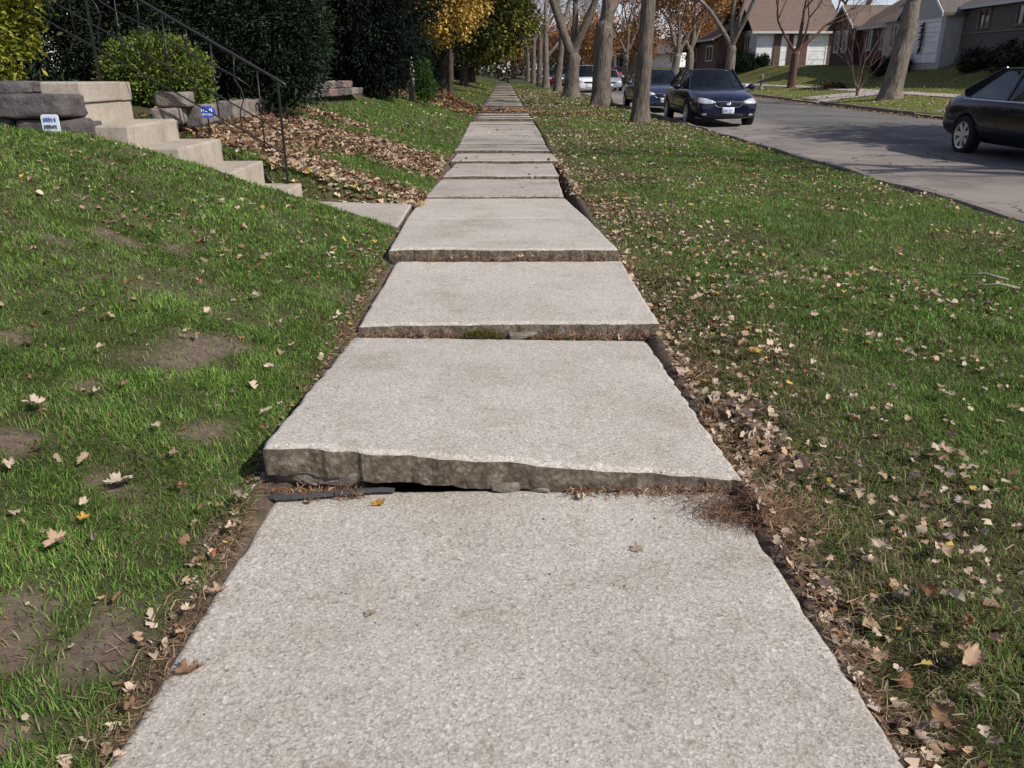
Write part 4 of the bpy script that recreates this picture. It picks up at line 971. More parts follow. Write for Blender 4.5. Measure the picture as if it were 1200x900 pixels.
# ------------------------------------------------------------------ houses across the street
def house(label, loc, rotz=-math.pi / 2):
    return thing('house', label, 'house', loc, rotz)
def wall(h, mat, x0, x1, y0, y1, z0, z1, name='wall'):
    b = MB(); b.box(((x0 + x1) / 2, (y0 + y1) / 2, (z0 + z1) / 2), (x1 - x0, y1 - y0, z1 - z0)); return b.build(name, mat, h)
def gable_wall(h, mat, x0, x1, y0, y1, z0, ze, za):
    b = MB(); xm = (x0 + x1) / 2; b.prism([(x0, z0), (x1, z0), (x1, ze), (xm, za), (x0, ze)], 1, y0, y1); return b.build('wall', mat, h)
def roof_x(h, mat, x0, x1, y0, y1, ze, za, ov=.35, th=.14):
    """ridge runs along local x"""
    ym = (y0 + y1) / 2; sl_ = (za - ze) / (ym - y0); b = MB()
    b.prism([(y0 - ov, ze - ov * sl_), (ym, za), (y1 + ov, ze - ov * sl_), (y1 + ov, ze - ov * sl_ + th), (ym, za + th), (y0 - ov, ze - ov * sl_ + th)], 0, x0 - ov, x1 + ov)
    o = b.build('roof', mat, h)
    b = MB(); b.box(((x0 + x1) / 2, y0 - ov - .03, ze - ov * sl_ + th * .4), (x1 - x0 + 2 * ov, .06, .15)); b.build('fascia', M['trim'], o)
    return o
def roof_y(h, mat, x0, x1, y0, y1, ze, za, ov=.35, th=.14):
    xm = (x0 + x1) / 2; sl_ = (za - ze) / (xm - x0); b = MB()
    b.prism([(x0 - ov, ze - ov * sl_), (xm, za), (x1 + ov, ze - ov * sl_), (x1 + ov, ze - ov * sl_ + th), (xm, za + th), (x0 - ov, ze - ov * sl_ + th)], 1, y0 - ov, y1 + ov)
    o = b.build('roof', mat, h)
    b = MB(); z1, z2 = ze - ov * sl_, za
    for a_, c_ in (((x0 - ov), xm), ((x1 + ov), xm)):
        b.prism([(a_, z1 - .04), (c_, z2 - .04), (c_, z2 + th), (a_, z1 + th)], 1, y0 - ov - .05, y0 - ov - .004)
    b.build('fascia', M['trim'], o)
    return o
def window(h, x, z, w_, hh, y=0, frame='white_paint', panes=2, side=0):
    """in a wall that faces -y (side 0) or -x (side 1, then x is the y along the wall and y its plane)"""
    def bx(b, cx, cz, dx, dz, dep, th):
        if side == 0: b.box((cx, y - dep, cz), (dx, th, dz))
        else: b.box((y - dep, cx, cz), (th, dx, dz))
    b = MB(); f = .07
    bx(b, x, z + hh / 2 - f / 2, w_, f, .03, .09); bx(b, x, z - hh / 2 + f / 2, w_ + .08, f, .035, .11)
    for s in (-1, 1): bx(b, x + s * (w_ / 2 - f / 2), z, f, hh - 2 * f - .004, .03, .09)
    for k in range(1, panes): bx(b, x - w_ / 2 + w_ * k / panes, z, .05, hh - 2 * f - .004, .028, .07)
    o = b.build('window', M[frame], h)
    b = MB(); bx(b, x, z, w_ - f, hh - f, .012, .02); b.build('pane', M['pane'], o)
def garage(h, x, w_, hh, y=0, mat='door_white'):
    b = MB()
    n = 4
    for k in range(n): b.box((x, y - .02, hh * (k + .5) / n), (w_, .05, hh / n - .02))
    o = b.build('garage_door', M[mat], h, bevel=.008)
    b = MB()
    for s in (-1, 1): b.box((x + s * (w_ / 2 + .06), y - .03, hh / 2), (.12, .09, hh))
    b.box((x, y - .03, hh + .07), (w_ + .3, .1, .14)); b.build('door_trim', M['white_paint'], o)
    return o

# grey house with the white garage door (local x runs towards the camera)
h = house('grey sided house with a gabled garage and white door opposite the dark car', (22, 47.9, 1.62))
gable_wall(h, M['side_grey'], 0, 4.4, 0, 8, -.4, 2.4, 4.1)
roof_y(h, M['roof_grey'], 0, 4.4, 0, 8.3, 2.45, 4.16)
gd = garage(h, 2.5, 3.0, 1.95)
wall(h, M['side_grey_shaded'], 4.41, 17, .9, 9, -.5, 2.6)  # grey wall coloured dark in place of its shadow, trim darkened to match
roof_x(h, M['roof_grey'], 4.4, 17, .9, 9, 2.6, 4.3, .35)
b = MB(); b.box((10.7, .87, 1.35), (12.5, .06, .07)); b.build('trim_band', M['curb'], h)
b = MB(); b.box((10.7, .84, .25), (12.5, .14, .5)); b.build('foundation', M['curb'], h)
for x in (6.3, 9.4, 12.8): window(h, x, 1.95, 1.0, .9, .9, 'curb')
wall(h, M['side_grey'], -4.6, -.01, 1.0, 9, -.4, 2.5)
roof_x(h, M['roof_brown'], -4.7, .3, 1.0, 9, 2.5, 4.4, .4)
window(h, -1.0, 1.5, 1.1, 1.5, 1.0, 'trim')
window(h, -3.2, 1.5, 1.0, 1.3, 1.0, 'trim')
b = MB()  # dark sprigs modelled on the door to stand in for a branch shadow
rr = random.Random(4)
for i in range(40):
    zz = 1.95 - i * .035; b.tube([(2.45 + rr.gauss(0, .03), -.12, zz), (2.45 + rr.gauss(0, .18 if i < 24 else .07), -.18 - rr.random() * .1, zz - rr.uniform(.0, .2))], [.05, .015], 4)
b.build('branch_shadow', M['bark_dark'], gd)

# brick house with the gable
h = house('dark brick house with a small gable between the grey and the white houses', (23.2, 61.4, 1.6))
gable_wall(h, M['brick_dark'], 0, 3.9, 0, 7, -.4, 2.4, 3.6)
roof_y(h, M['roof_brown'], 0, 3.9, 0, 7.2, 2.45, 3.65, .3)
wall(h, M['brick_dark'], 3.91, 9.6, .5, 8, -.4, 2.4)
roof_x(h, M['roof_brown'], 3.8, 9.6, .5, 8, 2.4, 4.7, .4)
for x in (1.1, 2.5): window(h, x, 1.5, .75, 1.4, 0, 'trim', 1)
for x in (5.2, 7.4): window(h, x, 1.5, .8, 1.3, .5, 'trim')
b = MB(); b.box((6.0, 2.6, 3.95), (.7, .45, .12), Matrix.Rotation(R(28), 3, 'X')); b.build('skylight', M['sign_white'], h)
wall(h, M['brick'], 7.2, 7.9, 5.0, 5.6, 3.0, 5.8, 'chimney')

# white house with the side-facing double garage
h = house('long white house with a brown roof and two white garage doors', (21.0, 72.0, 1.54), 0); h.scale = (1.143,) * 3
wall(h, M['side_white'], 0, 5.45, .01, 7.5, -.4, 2.55)
wall(h, M['side_white'], .02, 5.4, 7.51, 16, -.4, 2.5)
wall(h, M['side_bright'], .0, 1.2, -.05, .0, -.3, 2.5, 'sunlit_siding_panel')  # front panel made whiter to paint in the sun on this side
for px_, pw in ((1.5, .5), (3.42, .52), (5.3, .3)):
    b = MB(); b.box((px_, -.06, 1.1), (pw, .12, 2.4)); b.build('brick_pier', M['brick'], h)
b = MB(); b.box((2.45, -.08, 1.1), (.34, .14, 2.4)); b.build('post', M['brown_trim'], h)
garage(h, 2.03, .5, 2.0, -.04); garage(h, 2.88, .5, 2.0, -.04); garage(h, 4.42, 1.25, 2.1, -.04)
roof_x(h, M['roof_brown'], 0, 5.6, 0, 9.0, 2.6, 5.4, .55)
roof_y(h, M['roof_grey'], 0, 5.4, 8.5, 16.3, 2.55, 4.3, .5)
for yq in (2.2, 6.0, 8.2): window(h, yq, 1.65, 1.3, 1.15, .0 if yq < 7 else .02, 'white_paint', 2, 1)
b = MB(); b.box((-.03, 8, .7), (.05, 15.8, .08)); b.build('trim_band', M['trim'], h)

h = house('brown brick house with one white-framed window behind the orange trees', (18.6, 88, 1.3))
wall(h, M['brick'], 0, 12.6, 0, 8, -.4, 2.7)
roof_x(h, M['roof_brown'], 0, 12.6, 0, 8, 2.7, 4.9, .5)
window(h, 10.0, 1.4, 2.4, 1.3); window(h, 4.0, 1.4, 1.8, 1.2)
h = house('far house with a steep brown gable and white porch posts', (14.2, 118, 1.0), R(-35))
gable_wall(h, M['stone_tan'], 0, 5.5, 0, 7, -.4, 2.4, 5.3)
roof_y(h, M['roof_brown'], 0, 5.5, 0, 7, 2.5, 5.4, .5)
window(h, 2.6, 1.3, 1.6, 1.3)
b = MB()
for x in (.2, 1.9, 3.6, 5.3): b.box((x, -1.2, 1.1), (.22, .22, 2.4))
b.box((2.75, -1.2, 2.38), (5.6, .3, .16)); b.build('porch', M['white_paint'], h)
wall(h, M['side_bright'], 5.6, 10, 1, 8, -.4, 2.5); roof_x(h, M['roof_grey'], 5.5, 10, 1, 8, 2.5, 4.2, .4)
ivy = foliage('ivy', [((2.6, -.15, 2.2), (1.5, .25, 1.9))], 120, 14, .12, .1, 1.2, DARK, (2, 3, 2, 1), 140, M['foliage'], h)
h = house('white house far down the street on the left', (-14, 100, .8), R(90))
wall(h, M['side_white'], 0, 9, 0, 7, -.4, 2.7); roof_x(h, M['roof_grey'], 0, 9, 0, 7, 2.7, 4.8, .5)
for x in (2, 6): window(h, x, 1.5, 1.3, 1.2)
h = house('pale house hidden behind the dark left trees', (-12, 44, 1.1), R(90))
wall(h, M['side_white'], 0, 11, 0, 8, -.4, 3.0); roof_x(h, M['roof_grey'], 0, 11, 0, 8, 3.0, 5.4, .5)
for x in (2, 5.5, 9): window(h, x, 1.6, 1.3, 1.3)

# small things on the lawns across the street
def lathe(b, prof, n=12, c=(0, 0, 0), mi=0):
    V = [(c[0] + r * math.cos(2 * math.pi * k / n), c[1] + r * math.sin(2 * math.pi * k / n), c[2] + z) for r, z in prof for k in range(n)]
    F = [(i * n + k, i * n + (k + 1) % n, (i + 1) * n + (k + 1) % n, (i + 1) * n + k) for i in range(len(prof) - 1) for k in range(n)]
    return b.add(V, F, mi)
b = MB(); lathe(b, [(.0, 0), (.2, 0), (.19, .08), (.12, .14), (.10, .4), (.14, .5), (.11, .62), (.06, .68), (.1, .74), (.11, .82), (.07, .9), (0, .92)]); o = b.build('lawn_ornament', M['stone_tan'], smooth=True); o.location = (16.2, 53.6, fz(16.2, 53.6)); tag(o, 'small pinkish stone figure on the lawn of the white house', 'lawn ornament')
b = MB(); rough_block(b, (0, 0, .12), (.5, .4, .34), 3, .03); o = b.build('boulder', M['sign_white'], smooth=True, fix=False); o.location = (16.2, 56.5, fz(16.2, 56.5)); tag(o, 'pale rounded boulder near the shrubs of the white house', 'boulder')
P, D, r_ = clump_points([((0, 0, .05), (.9, .45, .2))], 60, 14, .08, 150)
V, Tq, c = leaf_quads(P, .1, 1.2, D, [(.03, .022, .016), (.05, .035, .025)], (1, 1), r_=r_)
o = np_obj('leaf_pile', V, [], Tq, c, M['leaf']); o.location = (17.9, 46.2, fz(17.9, 46.2) + .05); o.rotation_euler = (0, 0, .5); tag(o, 'dark pile of leaves on the lawn in front of the garage', 'leaf pile')

# ------------------------------------------------------------------ cars
def bvh_of(o):
    me = o.data; return BVHTree.FromPolygons([v.co[:] for v in me.vertices], [p.vertices[:] for p in me.polygons])
def decal(parent, name, mat, poly, axis, bvh, off=.008, start=4.0, sub=4, shell=None):
    """patch lying on the body: poly in the plane across the axis vector, cast on to the body"""
    n0 = len(poly); P = []
    for i in range(n0):
        a_, c_ = poly[i], poly[(i + 1) % n0]
        for k in range(sub): P.append((a_[0] + (c_[0] - a_[0]) * k / sub, a_[1] + (c_[1] - a_[1]) * k / sub))
    cx_ = sum(p[0] for p in P) / len(P); cz_ = sum(p[1] for p in P) / len(P)
    V = []; rings = (1, .66, .33)
    def cast(u, v):
        if axis == 'x+': o, d = Vector((start, u, v)), Vector((-1, 0, 0))
        elif axis == 'x-': o, d = Vector((-start, u, v)), Vector((1, 0, 0))
        elif axis == 'y+': o, d = Vector((u, start, v)), Vector((0, -1, 0))
        else: o, d = Vector((u, -start, v)), Vector((0, 1, 0))
        hit, nn, _, _ = bvh.ray_cast(o, d)
        if hit is None: hit, nn, _, _ = bvh.find_nearest(o + d * (start - 1.0))
        if nn.dot(d) > 0: nn = -nn
        return hit, nn
    pts = []
    for s in rings:
        for u, v in P: pts.append(cast(cx_ + (u - cx_) * s, cz_ + (v - cz_) * s))
    pts.append(cast(cx_, cz_))
    n = len(P); b = MB(); F = []
    for r_i in range(len(rings) - 1): F += [(r_i * n + k, r_i * n + (k + 1) % n, (r_i + 1) * n + (k + 1) % n, (r_i + 1) * n + k) for k in range(n)]
    last = (len(rings) - 1) * n; F += [(last + k, last + (k + 1) % n, len(pts) - 1) for k in range(n)]
    F += [(k, (k + 1) % n, len(pts) + (k + 1) % n, len(pts) + k) for k in range(n)]
    V = [h_ + nn * off for h_, nn in pts] + [h_ - nn * .004 for h_, nn in pts[:n]]
    b.add(V, F); return b.build(name, mat, parent, smooth=True)

def make_car(label, paint_m, loc, rotz, kind='sedan', group=None, detail=True, name='parked_car'):
    car = thing(name, label, 'car', loc, rotz, group)
    tall = {'sedan': 0, 'van': .32, 'suv': .25}[kind]
    # stations: x, half width low, half width mid, belt half width, sill z, mid z, belt z, top edge half width, top edge z, centre z
    hood = .0 if kind == 'sedan' else .08
    S = [(-2.36, .62, .70, .66, .36, .52, .74, .55, .86, .87), (-2.28, .74, .80, .76, .27, .52, .82, .66, .955, .97), (-2.0, .80, .87, .83, .22, .52, .86, .70, 1.0, 1.02), (-1.45, .83, .895, .87, .20, .52, .89, .72, 1.0, 1.02),
         (-.9, .84, .90, .88, .19, .50, .90, .78, .955, .96), (0, .84, .90, .885, .19, .50, .895, .80, .94, .945), (.9, .84, .90, .88, .19, .50, .885, .79, .94, .96),
         (1.25, .83, .895, .865, .20, .50, .87, .72, .925, .955), (1.75, .81, .88, .83, .21, .50, .80, .66, .865, .90), (2.1, .76, .84, .77, .21, .48, .72, .60, .79, .82), (2.28, .68, .77, .69, .22, .46, .66, .54, .70, .73), (2.37, .55, .64, .57, .27, .44, .60, .46, .63, .65)]
    V = []; F = []; n = 7
    for x, wl, wm, wb, zs, zm, zb, wt, zt, zc in S:
        hb = hood if x > .9 else 0
        sec = [(0, zs), (wl, zs), (wm, zm), (wb, zb + hb), (wt, zt + hb), (wt * .5, (zt + zc) / 2 + .006 + hb), (0, zc + hb)]
        V += [(x, y, z) for y, z in sec] + [(x, -y, z) for y, z in sec[-2:0:-1]]
    m_ = 2 * n - 2
    for i in range(len(S) - 1): F += [(i * m_ + k, (i + 1) * m_ + k, (i + 1) * m_ + (k + 1) % m_, i * m_ + (k + 1) % m_) for k in range(m_)]
    F += [tuple(range(m_)), tuple((len(S) - 1) * m_ + k for k in range(m_ - 1, -1, -1))]
    b = MB(); b.add(V, F); body = b.build('body', [paint_m, M['plastic']], car, smooth=True)
    cut = MB()
    wx = (1.42, -1.33)
    for x in wx:
        for s in (-1, 1):
            r0 = .375; cut.add(*(lambda N: ([(x + r0 * math.cos(2 * math.pi * k / N), s * (.98 if j else .58), .325 + r0 * math.sin(2 * math.pi * k / N)) for j in (0, 1) for k in range(N)], [tuple(range(N)), tuple(range(2 * N - 1, N - 1, -1))] + [(k, k + N, (k + 1) % N + N, (k + 1) % N) for k in range(N)]))(28))
    co = cut.build('cutter', M['plastic'])
    sb = body.modifiers.new('s', 'SUBSURF'); sb.levels = 2; sb.render_levels = 2
    bo = body.modifiers.new('b', 'BOOLEAN'); bo.object = co; bo.solver = 'EXACT'; bo.operation = 'DIFFERENCE'
    co.location = (0, 0, 0); 
    # evaluate at the origin
    keep = (car.location.copy(), car.rotation_euler.copy()); car.location = (0, 0, 0); car.rotation_euler = (0, 0, 0)
    bpy.context.view_layer.update()
    dg = bpy.context.evaluated_depsgraph_get(); full = bpy.data.meshes.new_from_object(body.evaluated_get(dg))
    body.modifiers.remove(bo); dg = bpy.context.evaluated_depsgraph_get(); dg.update(); whole = bpy.data.meshes.new_from_object(body.evaluated_get(dg)); body.modifiers.clear()
    old = body.data; body.data = full; full.name = 'body'; bpy.data.meshes.remove(old)
    bpy.data.objects.remove(co); car.location, car.rotation_euler = keep
    if len(full.materials) < 2: full.materials.append(M['plastic'])
    for p in full.polygons:
        c = p.center; p.use_smooth = True
        rr_ = min(math.hypot(c.x - x, c.z - .325) for x in wx)
        if (abs(c.y) < .6 and rr_ < .4) or (rr_ < .372 and abs(c.y) < .86 and c.z < .68): p.material_index = 1
        if -1.5 < c.x < .86 and abs(c.y) < .72 and c.z > .9 and p.normal.z > .7: p.material_index = 1
    bvh = BVHTree.FromPolygons([v.co[:] for v in whole.vertices], [p.vertices[:] for p in whole.polygons]); bpy.data.meshes.remove(whole)
    # greenhouse
    zr = 1.40 + tall
    xb = -1.72 if kind == 'sedan' else -2.2; xr = -.88 if kind == 'sedan' else -1.95; xf = .22 if kind == 'sedan' else .35
    A0, A1, C1, C0 = Vector((.98, .74, .925 + hood)), Vector((xf, .585, zr)), Vector((xr, .585, zr - .01)), Vector((xb, .70, .985))
    b = MB(); NX, NY = 11, 9; V = []
    for i in range(NX):
        for j in range(NY):
            t = i / (NX - 1); u = -1 + 2 * j / (NY - 1)
            x = xf + .10 * (1 - u * u) + (xr - .06 * (1 - u * u) - xf - .10 * (1 - u * u)) * t
            V.append((x, .60 * u, zr - .008 * t + .055 * (1 - u * u) ** .8 * (1 - .45 * (2 * t - 1) ** 4) - .01))
    top = len(V); V += [(x, y, z - .03) for x, y, z in V]
    F = [(i * NY + j, i * NY + j + 1, (i + 1) * NY + j + 1, (i + 1) * NY + j) for i in range(NX - 1) for j in range(NY - 1)]
    F += [tuple(k + top for k in f[::-1]) for f in F]
    edge = [j for j in range(NY)] + [i * NY + NY - 1 for i in range(1, NX)] + [(NX - 1) * NY + j for j in range(NY - 2, -1, -1)] + [i * NY for i in range(NX - 2, 0, -1)]
    F += [(edge[k], edge[(k + 1) % len(edge)], edge[(k + 1) % len(edge)] + top, edge[k] + top) for k in range(len(edge))]
    b.add(V, F); b.build('roof', paint_m, car, smooth=True)
    def bar(p, q, w1, w2, th=.05):
        p, q = Vector(p), Vector(q); d = (q - p).normalized(); s = d.cross(Vector((0, 1, 0))).normalized()
        yv = s.cross(d).normalized(); vs_ = []
        for c, w_ in ((p, w1), (q, w2)):
            for a_, e in ((-1, -1), (1, -1), (1, 1), (-1, 1)): vs_.append(c + s * a_ * w_ / 2 + yv * e * th / 2)
        return vs_, [(3, 2, 1, 0), (4, 5, 6, 7), (0, 1, 5, 4), (1, 2, 6, 5), (2, 3, 7, 6), (3, 0, 4, 7)]
    for s in (1, -1):
        b = MB(); f = lambda p: (p[0], p[1] * s, p[2])
        b.add(*bar(f(A0 + Vector((.02, 0, -.03))), f(A1 + Vector((-.01, 0, .01))), .085, .075))
        b.add(*bar(f(A1 + Vector((.02, 0, 0))), f(C1 + Vector((-.02, 0, 0))), .05, .05))
        b.add(*bar(f(C1 + Vector((.02, 0, .01))), f(C0 + Vector((-.03, 0, -.04))), .10, .26))
        b.add(*bar(f((-.33, .815, .91)), f((-.36, .59, zr - .02)), .11, .08))
        if kind != 'sedan': b.add(*bar(f((-1.3, .80, .93)), f((-1.3, .59, zr - .02)), .12, .1))
        b.build('pillars', paint_m, car, bevel=.012)
    def pane(P, bulge, dirv, nm='window'):
        """bilinear patch P = (00, 10, 11, 01)"""
        V = []; N = 7
        for i in range(N):
            for j in range(N):
                a_, c_ = i / (N - 1), j / (N - 1)
                p = P[0].lerp(P[1], a_).lerp(P[3].lerp(P[2], a_), c_) + Vector(dirv) * bulge * (1 - (2 * a_ - 1) ** 2)
                V.append(p)
        b = MB(); b.add(V, [(i * N + j, i * N + j + 1, (i + 1) * N + j + 1, (i + 1) * N + j) for i in range(N - 1) for j in range(N - 1)])
        return b.build(nm, M['carglass'], car, smooth=True, fix=False)
    e_ = Vector((0, .05, 0))
    pane([Vector((A0.x + .06, -.72, A0.z - .015)), Vector((A0.x + .06, .72, A0.z - .015)), Vector((A1.x + .02, .575, A1.z + .0)), Vector((A1.x + .02, -.575, A1.z + .0))], .11, (1, 0, .25), 'windshield')
    pane([Vector((C0.x - .02, .68, C0.z + .0)), Vector((C0.x - .02, -.68, C0.z + .0)), Vector((C1.x - .0, -.575, C1.z)), Vector((C1.x - .0, .575, C1.z))], .06, (-1, 0, .25), 'rear_window')
    for s in (1, -1):
        g = lambda x, y, z: Vector((x, y * s, z))
        pane([g(A0.x - .12, .79, .925), g(-.31, .818, .925), g(-.345, .602, zr - .035), g(A1.x - .03, .602, zr - .035)], .0, (0, 0, 0), 'side_window')
        pane([g(-.36, .818, .925), g(C0.x + (.22 if kind == 'sedan' else .1), .76, .95), g(C1.x + .05, .602, zr - .04), g(-.385, .602, zr - .035)], .0, (0, 0, 0), 'side_window')
    # seats
    b = MB()
    for sx in (.05, -.9):
        for sy in (.36, -.36):
            b.box((sx - .12, sy, 1.0), (.14, .44, .28), Matrix.Rotation(R(-12), 3, 'Y')); b.box((sx - .19, sy, 1.19 + tall * .3), (.1, .24, .15), Matrix.Rotation(R(-12), 3, 'Y'))
    b.box((.72, 0, .955 + hood * .5), (.34, 1.3, .05)); b.build('seats', M['seat'], car, bevel=.025)
    b = MB(); lathe(b, [(.155, -.012), (.18, 0), (.155, .012)], 18); 
    # wheels
    for x in wx:
        for s in (1, -1):
            b = MB(); prof = [(.20, -.10), (.235, -.105), (.30, -.10), (.322, -.075), (.328, -.03), (.328, .03), (.322, .075), (.30, .10), (.235, .105), (.215, .09)]
            N = 32; vs_ = [(x + r * math.cos(2 * math.pi * k / N), s * .79 + z * s, .328 + r * math.sin(2 * math.pi * k / N)) for r, z in prof for k in range(N)]
            b.add(vs_, [(i * N + k, i * N + (k + 1) % N, (i + 1) * N + (k + 1) % N, (i + 1) * N + k) for i in range(len(prof) - 1) for k in range(N)])
            wh = b.build('wheel', M['rubber'], car, smooth=True)
            b = MB(); prof = [(.228, .098), (.222, .103), (.20, .092), (.192, .05), (.19, .0)]
            vs_ = [(x + r * math.cos(2 * math.pi * k / N), s * (.79 + z), .328 + r * math.sin(2 * math.pi * k / N)) for r, z in prof for k in range(N)]
            b.add(vs_, [(i * N + k, i * N + (k + 1) % N, (i + 1) * N + (k + 1) % N, (i + 1) * N + k) for i in range(len(prof) - 1) for k in range(N)])
            for k in range(7):
                a_ = 2 * math.pi * k / 7 + .3; ca, sa = math.cos(a_), math.sin(a_)
                q_ = []
                for r, w_, z in ((.045, .03, .075), (.2, .043, .088)):
                    for e in (-1, 1): q_ += [(x + r * ca - e * w_ * sa, s * (.79 + z), .328 + r * sa + e * w_ * ca), (x + r * ca - e * w_ * .8 * sa, s * (.79 + z - .03), .328 + r * sa + e * w_ * .8 * ca)]
                b.add(q_, [(0, 2, 6, 4), (1, 3, 7, 5), (0, 1, 5, 4), (2, 3, 7, 6), (4, 5, 7, 6), (0, 1, 3, 2)])
            lathe_v = [(x + r * math.cos(2 * math.pi * k / 16), s * (.79 + z), .328 + r * math.sin(2 * math.pi * k / 16)) for r, z in ((.06, .06), (.055, .09), (.001, .094)) for k in range(16)]
            b.add(lathe_v, [(i * 16 + k, i * 16 + (k + 1) % 16, (i + 1) * 16 + (k + 1) % 16, (i + 1) * 16 + k) for i in range(2) for k in range(16)])
            b.build('rim', M['alloy'], wh, smooth=False)
            b = MB(); dk = [(x + .19 * math.cos(2 * math.pi * k / N), s * .80, .328 + .19 * math.sin(2 * math.pi * k / N)) for k in range(N)]; b.add(dk, [tuple(range(N))]); b.build('brake_disc', M['plastic'], wh)
    # front: lamps, grille, plate, fog lamps
    for s in (1, -1):
        m2 = lambda P: [(u * s, v) for u, v in P]
        hl = decal(car, 'headlight', M['lamp_clear'], m2([(.36, .655 + hood), (.40, .60 + hood), (.58, .585 + hood), (.735, .60 + hood), (.755, .665 + hood), (.71, .735 + hood), (.56, .715 + hood)]), 'x+', bvh, .012, sub=3)
        decal(hl, 'indicator', M['lamp_amber'], m2([(.70, .605 + hood), (.748, .61 + hood), (.756, .66 + hood), (.715, .70 + hood)]), 'x+', bvh, .02, sub=2).parent = hl
        decal(car, 'fog_lamp', M['lamp_clear'], m2([(.55, .315), (.65, .32), (.65, .355), (.55, .35)]), 'x+', bvh, .008, sub=2)
        tl = decal(car, 'tail_light', M['lamp_red'], m2([(.44, .72), (.60, .70), (.74, .71), (.755, .80), (.71, .885), (.52, .87), (.44, .82)]), 'x-', bvh, .012, sub=3)
        if detail:
            decal(car, 'tail_light', M['lamp_red'], [(-2.24, .735), (-2.08, .76), (-2.12, .855), (-2.24, .86)], 'y+' if s > 0 else 'y-', bvh, .012, sub=3)
            sd = 'y+' if s > 0 else 'y-'
            for u in (.84, -.325, -1.0): decal(car, 'door_seam', M['plastic'], [(u - .005, .30 if u > -.5 else .66), (u + .005, .30 if u > -.5 else .66), (u + .005, .87), (u - .005, .87)], sd, bvh, .002, sub=6)
            decal(car, 'belt_trim', M['chrome'], [(-1.62, .912), (.82, .893), (.82, .905), (-1.62, .925)], sd, bvh, .012, sub=10)
            decal(car, 'side_moulding', M['plastic'], [(-.95, .47), (.95, .47), (.95, .50), (-.95, .50)], sd, bvh, .012, sub=8)
            for u in (-.22, -.98 + .02):
                dh = decal(car, 'door_handle', paint_m, [(u - .0, .775), (u + .17, .772), (u + .17, .80), (u - .0, .803)], sd, bvh, .03, sub=3)
        b = MB(); b.tube([(.72, s * .86, .95), (.72, s * .96, .97)], [.03, .03], 6); rough = bmesh.new(); bmesh.ops.create_uvsphere(rough, u_segments=12, v_segments=8, radius=1)
        b.add([(.72 + v.co.x * .07 + .0, s * 1.02 + v.co.y * .11, .985 + v.co.z * .075) for v in rough.verts], [[v.index for v in f_.verts] for f_ in rough.faces]); rough.free()
        b.build('mirror', paint_m, car, smooth=True)
    gr = decal(car, 'grille', M['plastic'], [(-.345, .635 + hood), (.345, .635 + hood), (.30, .545 + hood), (.22, .525 + hood), (-.22, .525 + hood), (-.30, .545 + hood)], 'x+', bvh, .010, sub=3)
    if detail:
        # chrome outline and small bright oval emblem
        oq = [(-.36, .645 + hood), (.36, .645 + hood), (.315, .535 + hood), (.23, .512 + hood), (-.23, .512 + hood), (-.315, .535 + hood)]
        b = MB(); ring = []
        for i in range(6):
            a_, c_ = oq[i], oq[(i + 1) % 6]
            for k in range(4):
                u, v = a_[0] + (c_[0] - a_[0]) * k / 4, a_[1] + (c_[1] - a_[1]) * k / 4
                hit = bvh.ray_cast(Vector((4, u, v)), Vector((-1, 0, 0)))[0]; ring.append(hit + Vector((.012, 0, 0)))
        b.tube(ring + [ring[0]], .008, 5, cap=False); b.build('grille_surround', M['chrome'], gr, smooth=True)
        decal(gr, 'emblem', M['chrome'], [(.068 * math.cos(a_), .587 + hood + .034 * math.sin(a_)) for a_ in np.linspace(0, 2 * math.pi, 13)[:-1]], 'x+', bvh, .028, sub=1)
        b = MB()
        for k in range(5):
            v = .545 + hood + k * .019; pts_ = [bvh.ray_cast(Vector((4, u, v)), Vector((-1, 0, 0)))[0] + Vector((.012, 0, 0)) for u in np.linspace(-.31, .31, 9)]
            b.tube(pts_, .004, 4)
        b.build('grille_bar', M['plastic'], gr)
        decal(car, 'lower_intake', M['plastic'], [(-.42, .27), (.42, .27), (.38, .345), (-.38, .345)], 'x+', bvh, .006, sub=3)
    for axn, vz, sg in (('x+', .435, 1), ('x-', .60, -1)):
        pl = decal(car, 'number_plate', M['plate'], [(-.155, vz - .078), (.155, vz - .078), (.155, vz + .078), (-.155, vz + .078)], axn, bvh, .018, sub=3)
        if detail and sg > 0:
            hit = bvh.ray_cast(Vector((4, 0, vz)), Vector((-1, 0, 0)))[0]
            b = MB(); b2 = MB(); lettering(b2, -.125, vz - .045, .11, .07, 3, 0, 12); lettering(b2, .015, vz - .045, .11, .07, 3, 0, 15)
            b.add([(hit.x + .022 - abs(u[0]) * .05 + .002 * (u[1] < 0), u[0], u[2]) for u in b2.v], b2.f); b.build('plate_lettering', M['ink_blue'], pl)
    return car
PK = 'cars parked along the grass strip'
DN = -math.pi / 2
make_car('navy blue sedan parked facing the camera behind the straight tree trunk', M['paint_blue'], (5.78, 24.1, -.135), DN + .0)
make_car('slate blue car parked right behind the navy sedan', M['paint_slate'], (5.62, 31.9, -.135), DN, 'sedan')
make_car('black car driving past at the edge of the photo with its tail lamp showing', M['paint_black'], (8.86, 13.2, -.12), DN, name='moving_car')
make_car('white minivan parked beyond the forked tree trunk', M['paint_white'], (5.75, 59.5, -.135), DN, 'van', detail=False)
make_car('silver car driving beside the white minivan', M['paint_silver'], (7.45, 61.5, -.1), DN, 'sedan', detail=False, name='moving_car')
make_car('maroon sport utility car parked between two far tree trunks', M['paint_maroon'], (4.95, 83, -.135), DN, 'suv', detail=False)
make_car('white car parked farthest along the row of trees', M['paint_silver'], (4.9, 103, -.135), DN, 'sedan', detail=False)
make_car('teal car far down the street beside the maroon one', M['paint_teal'], (7.6, 106, -.1), DN, 'suv', detail=False, name='moving_car')
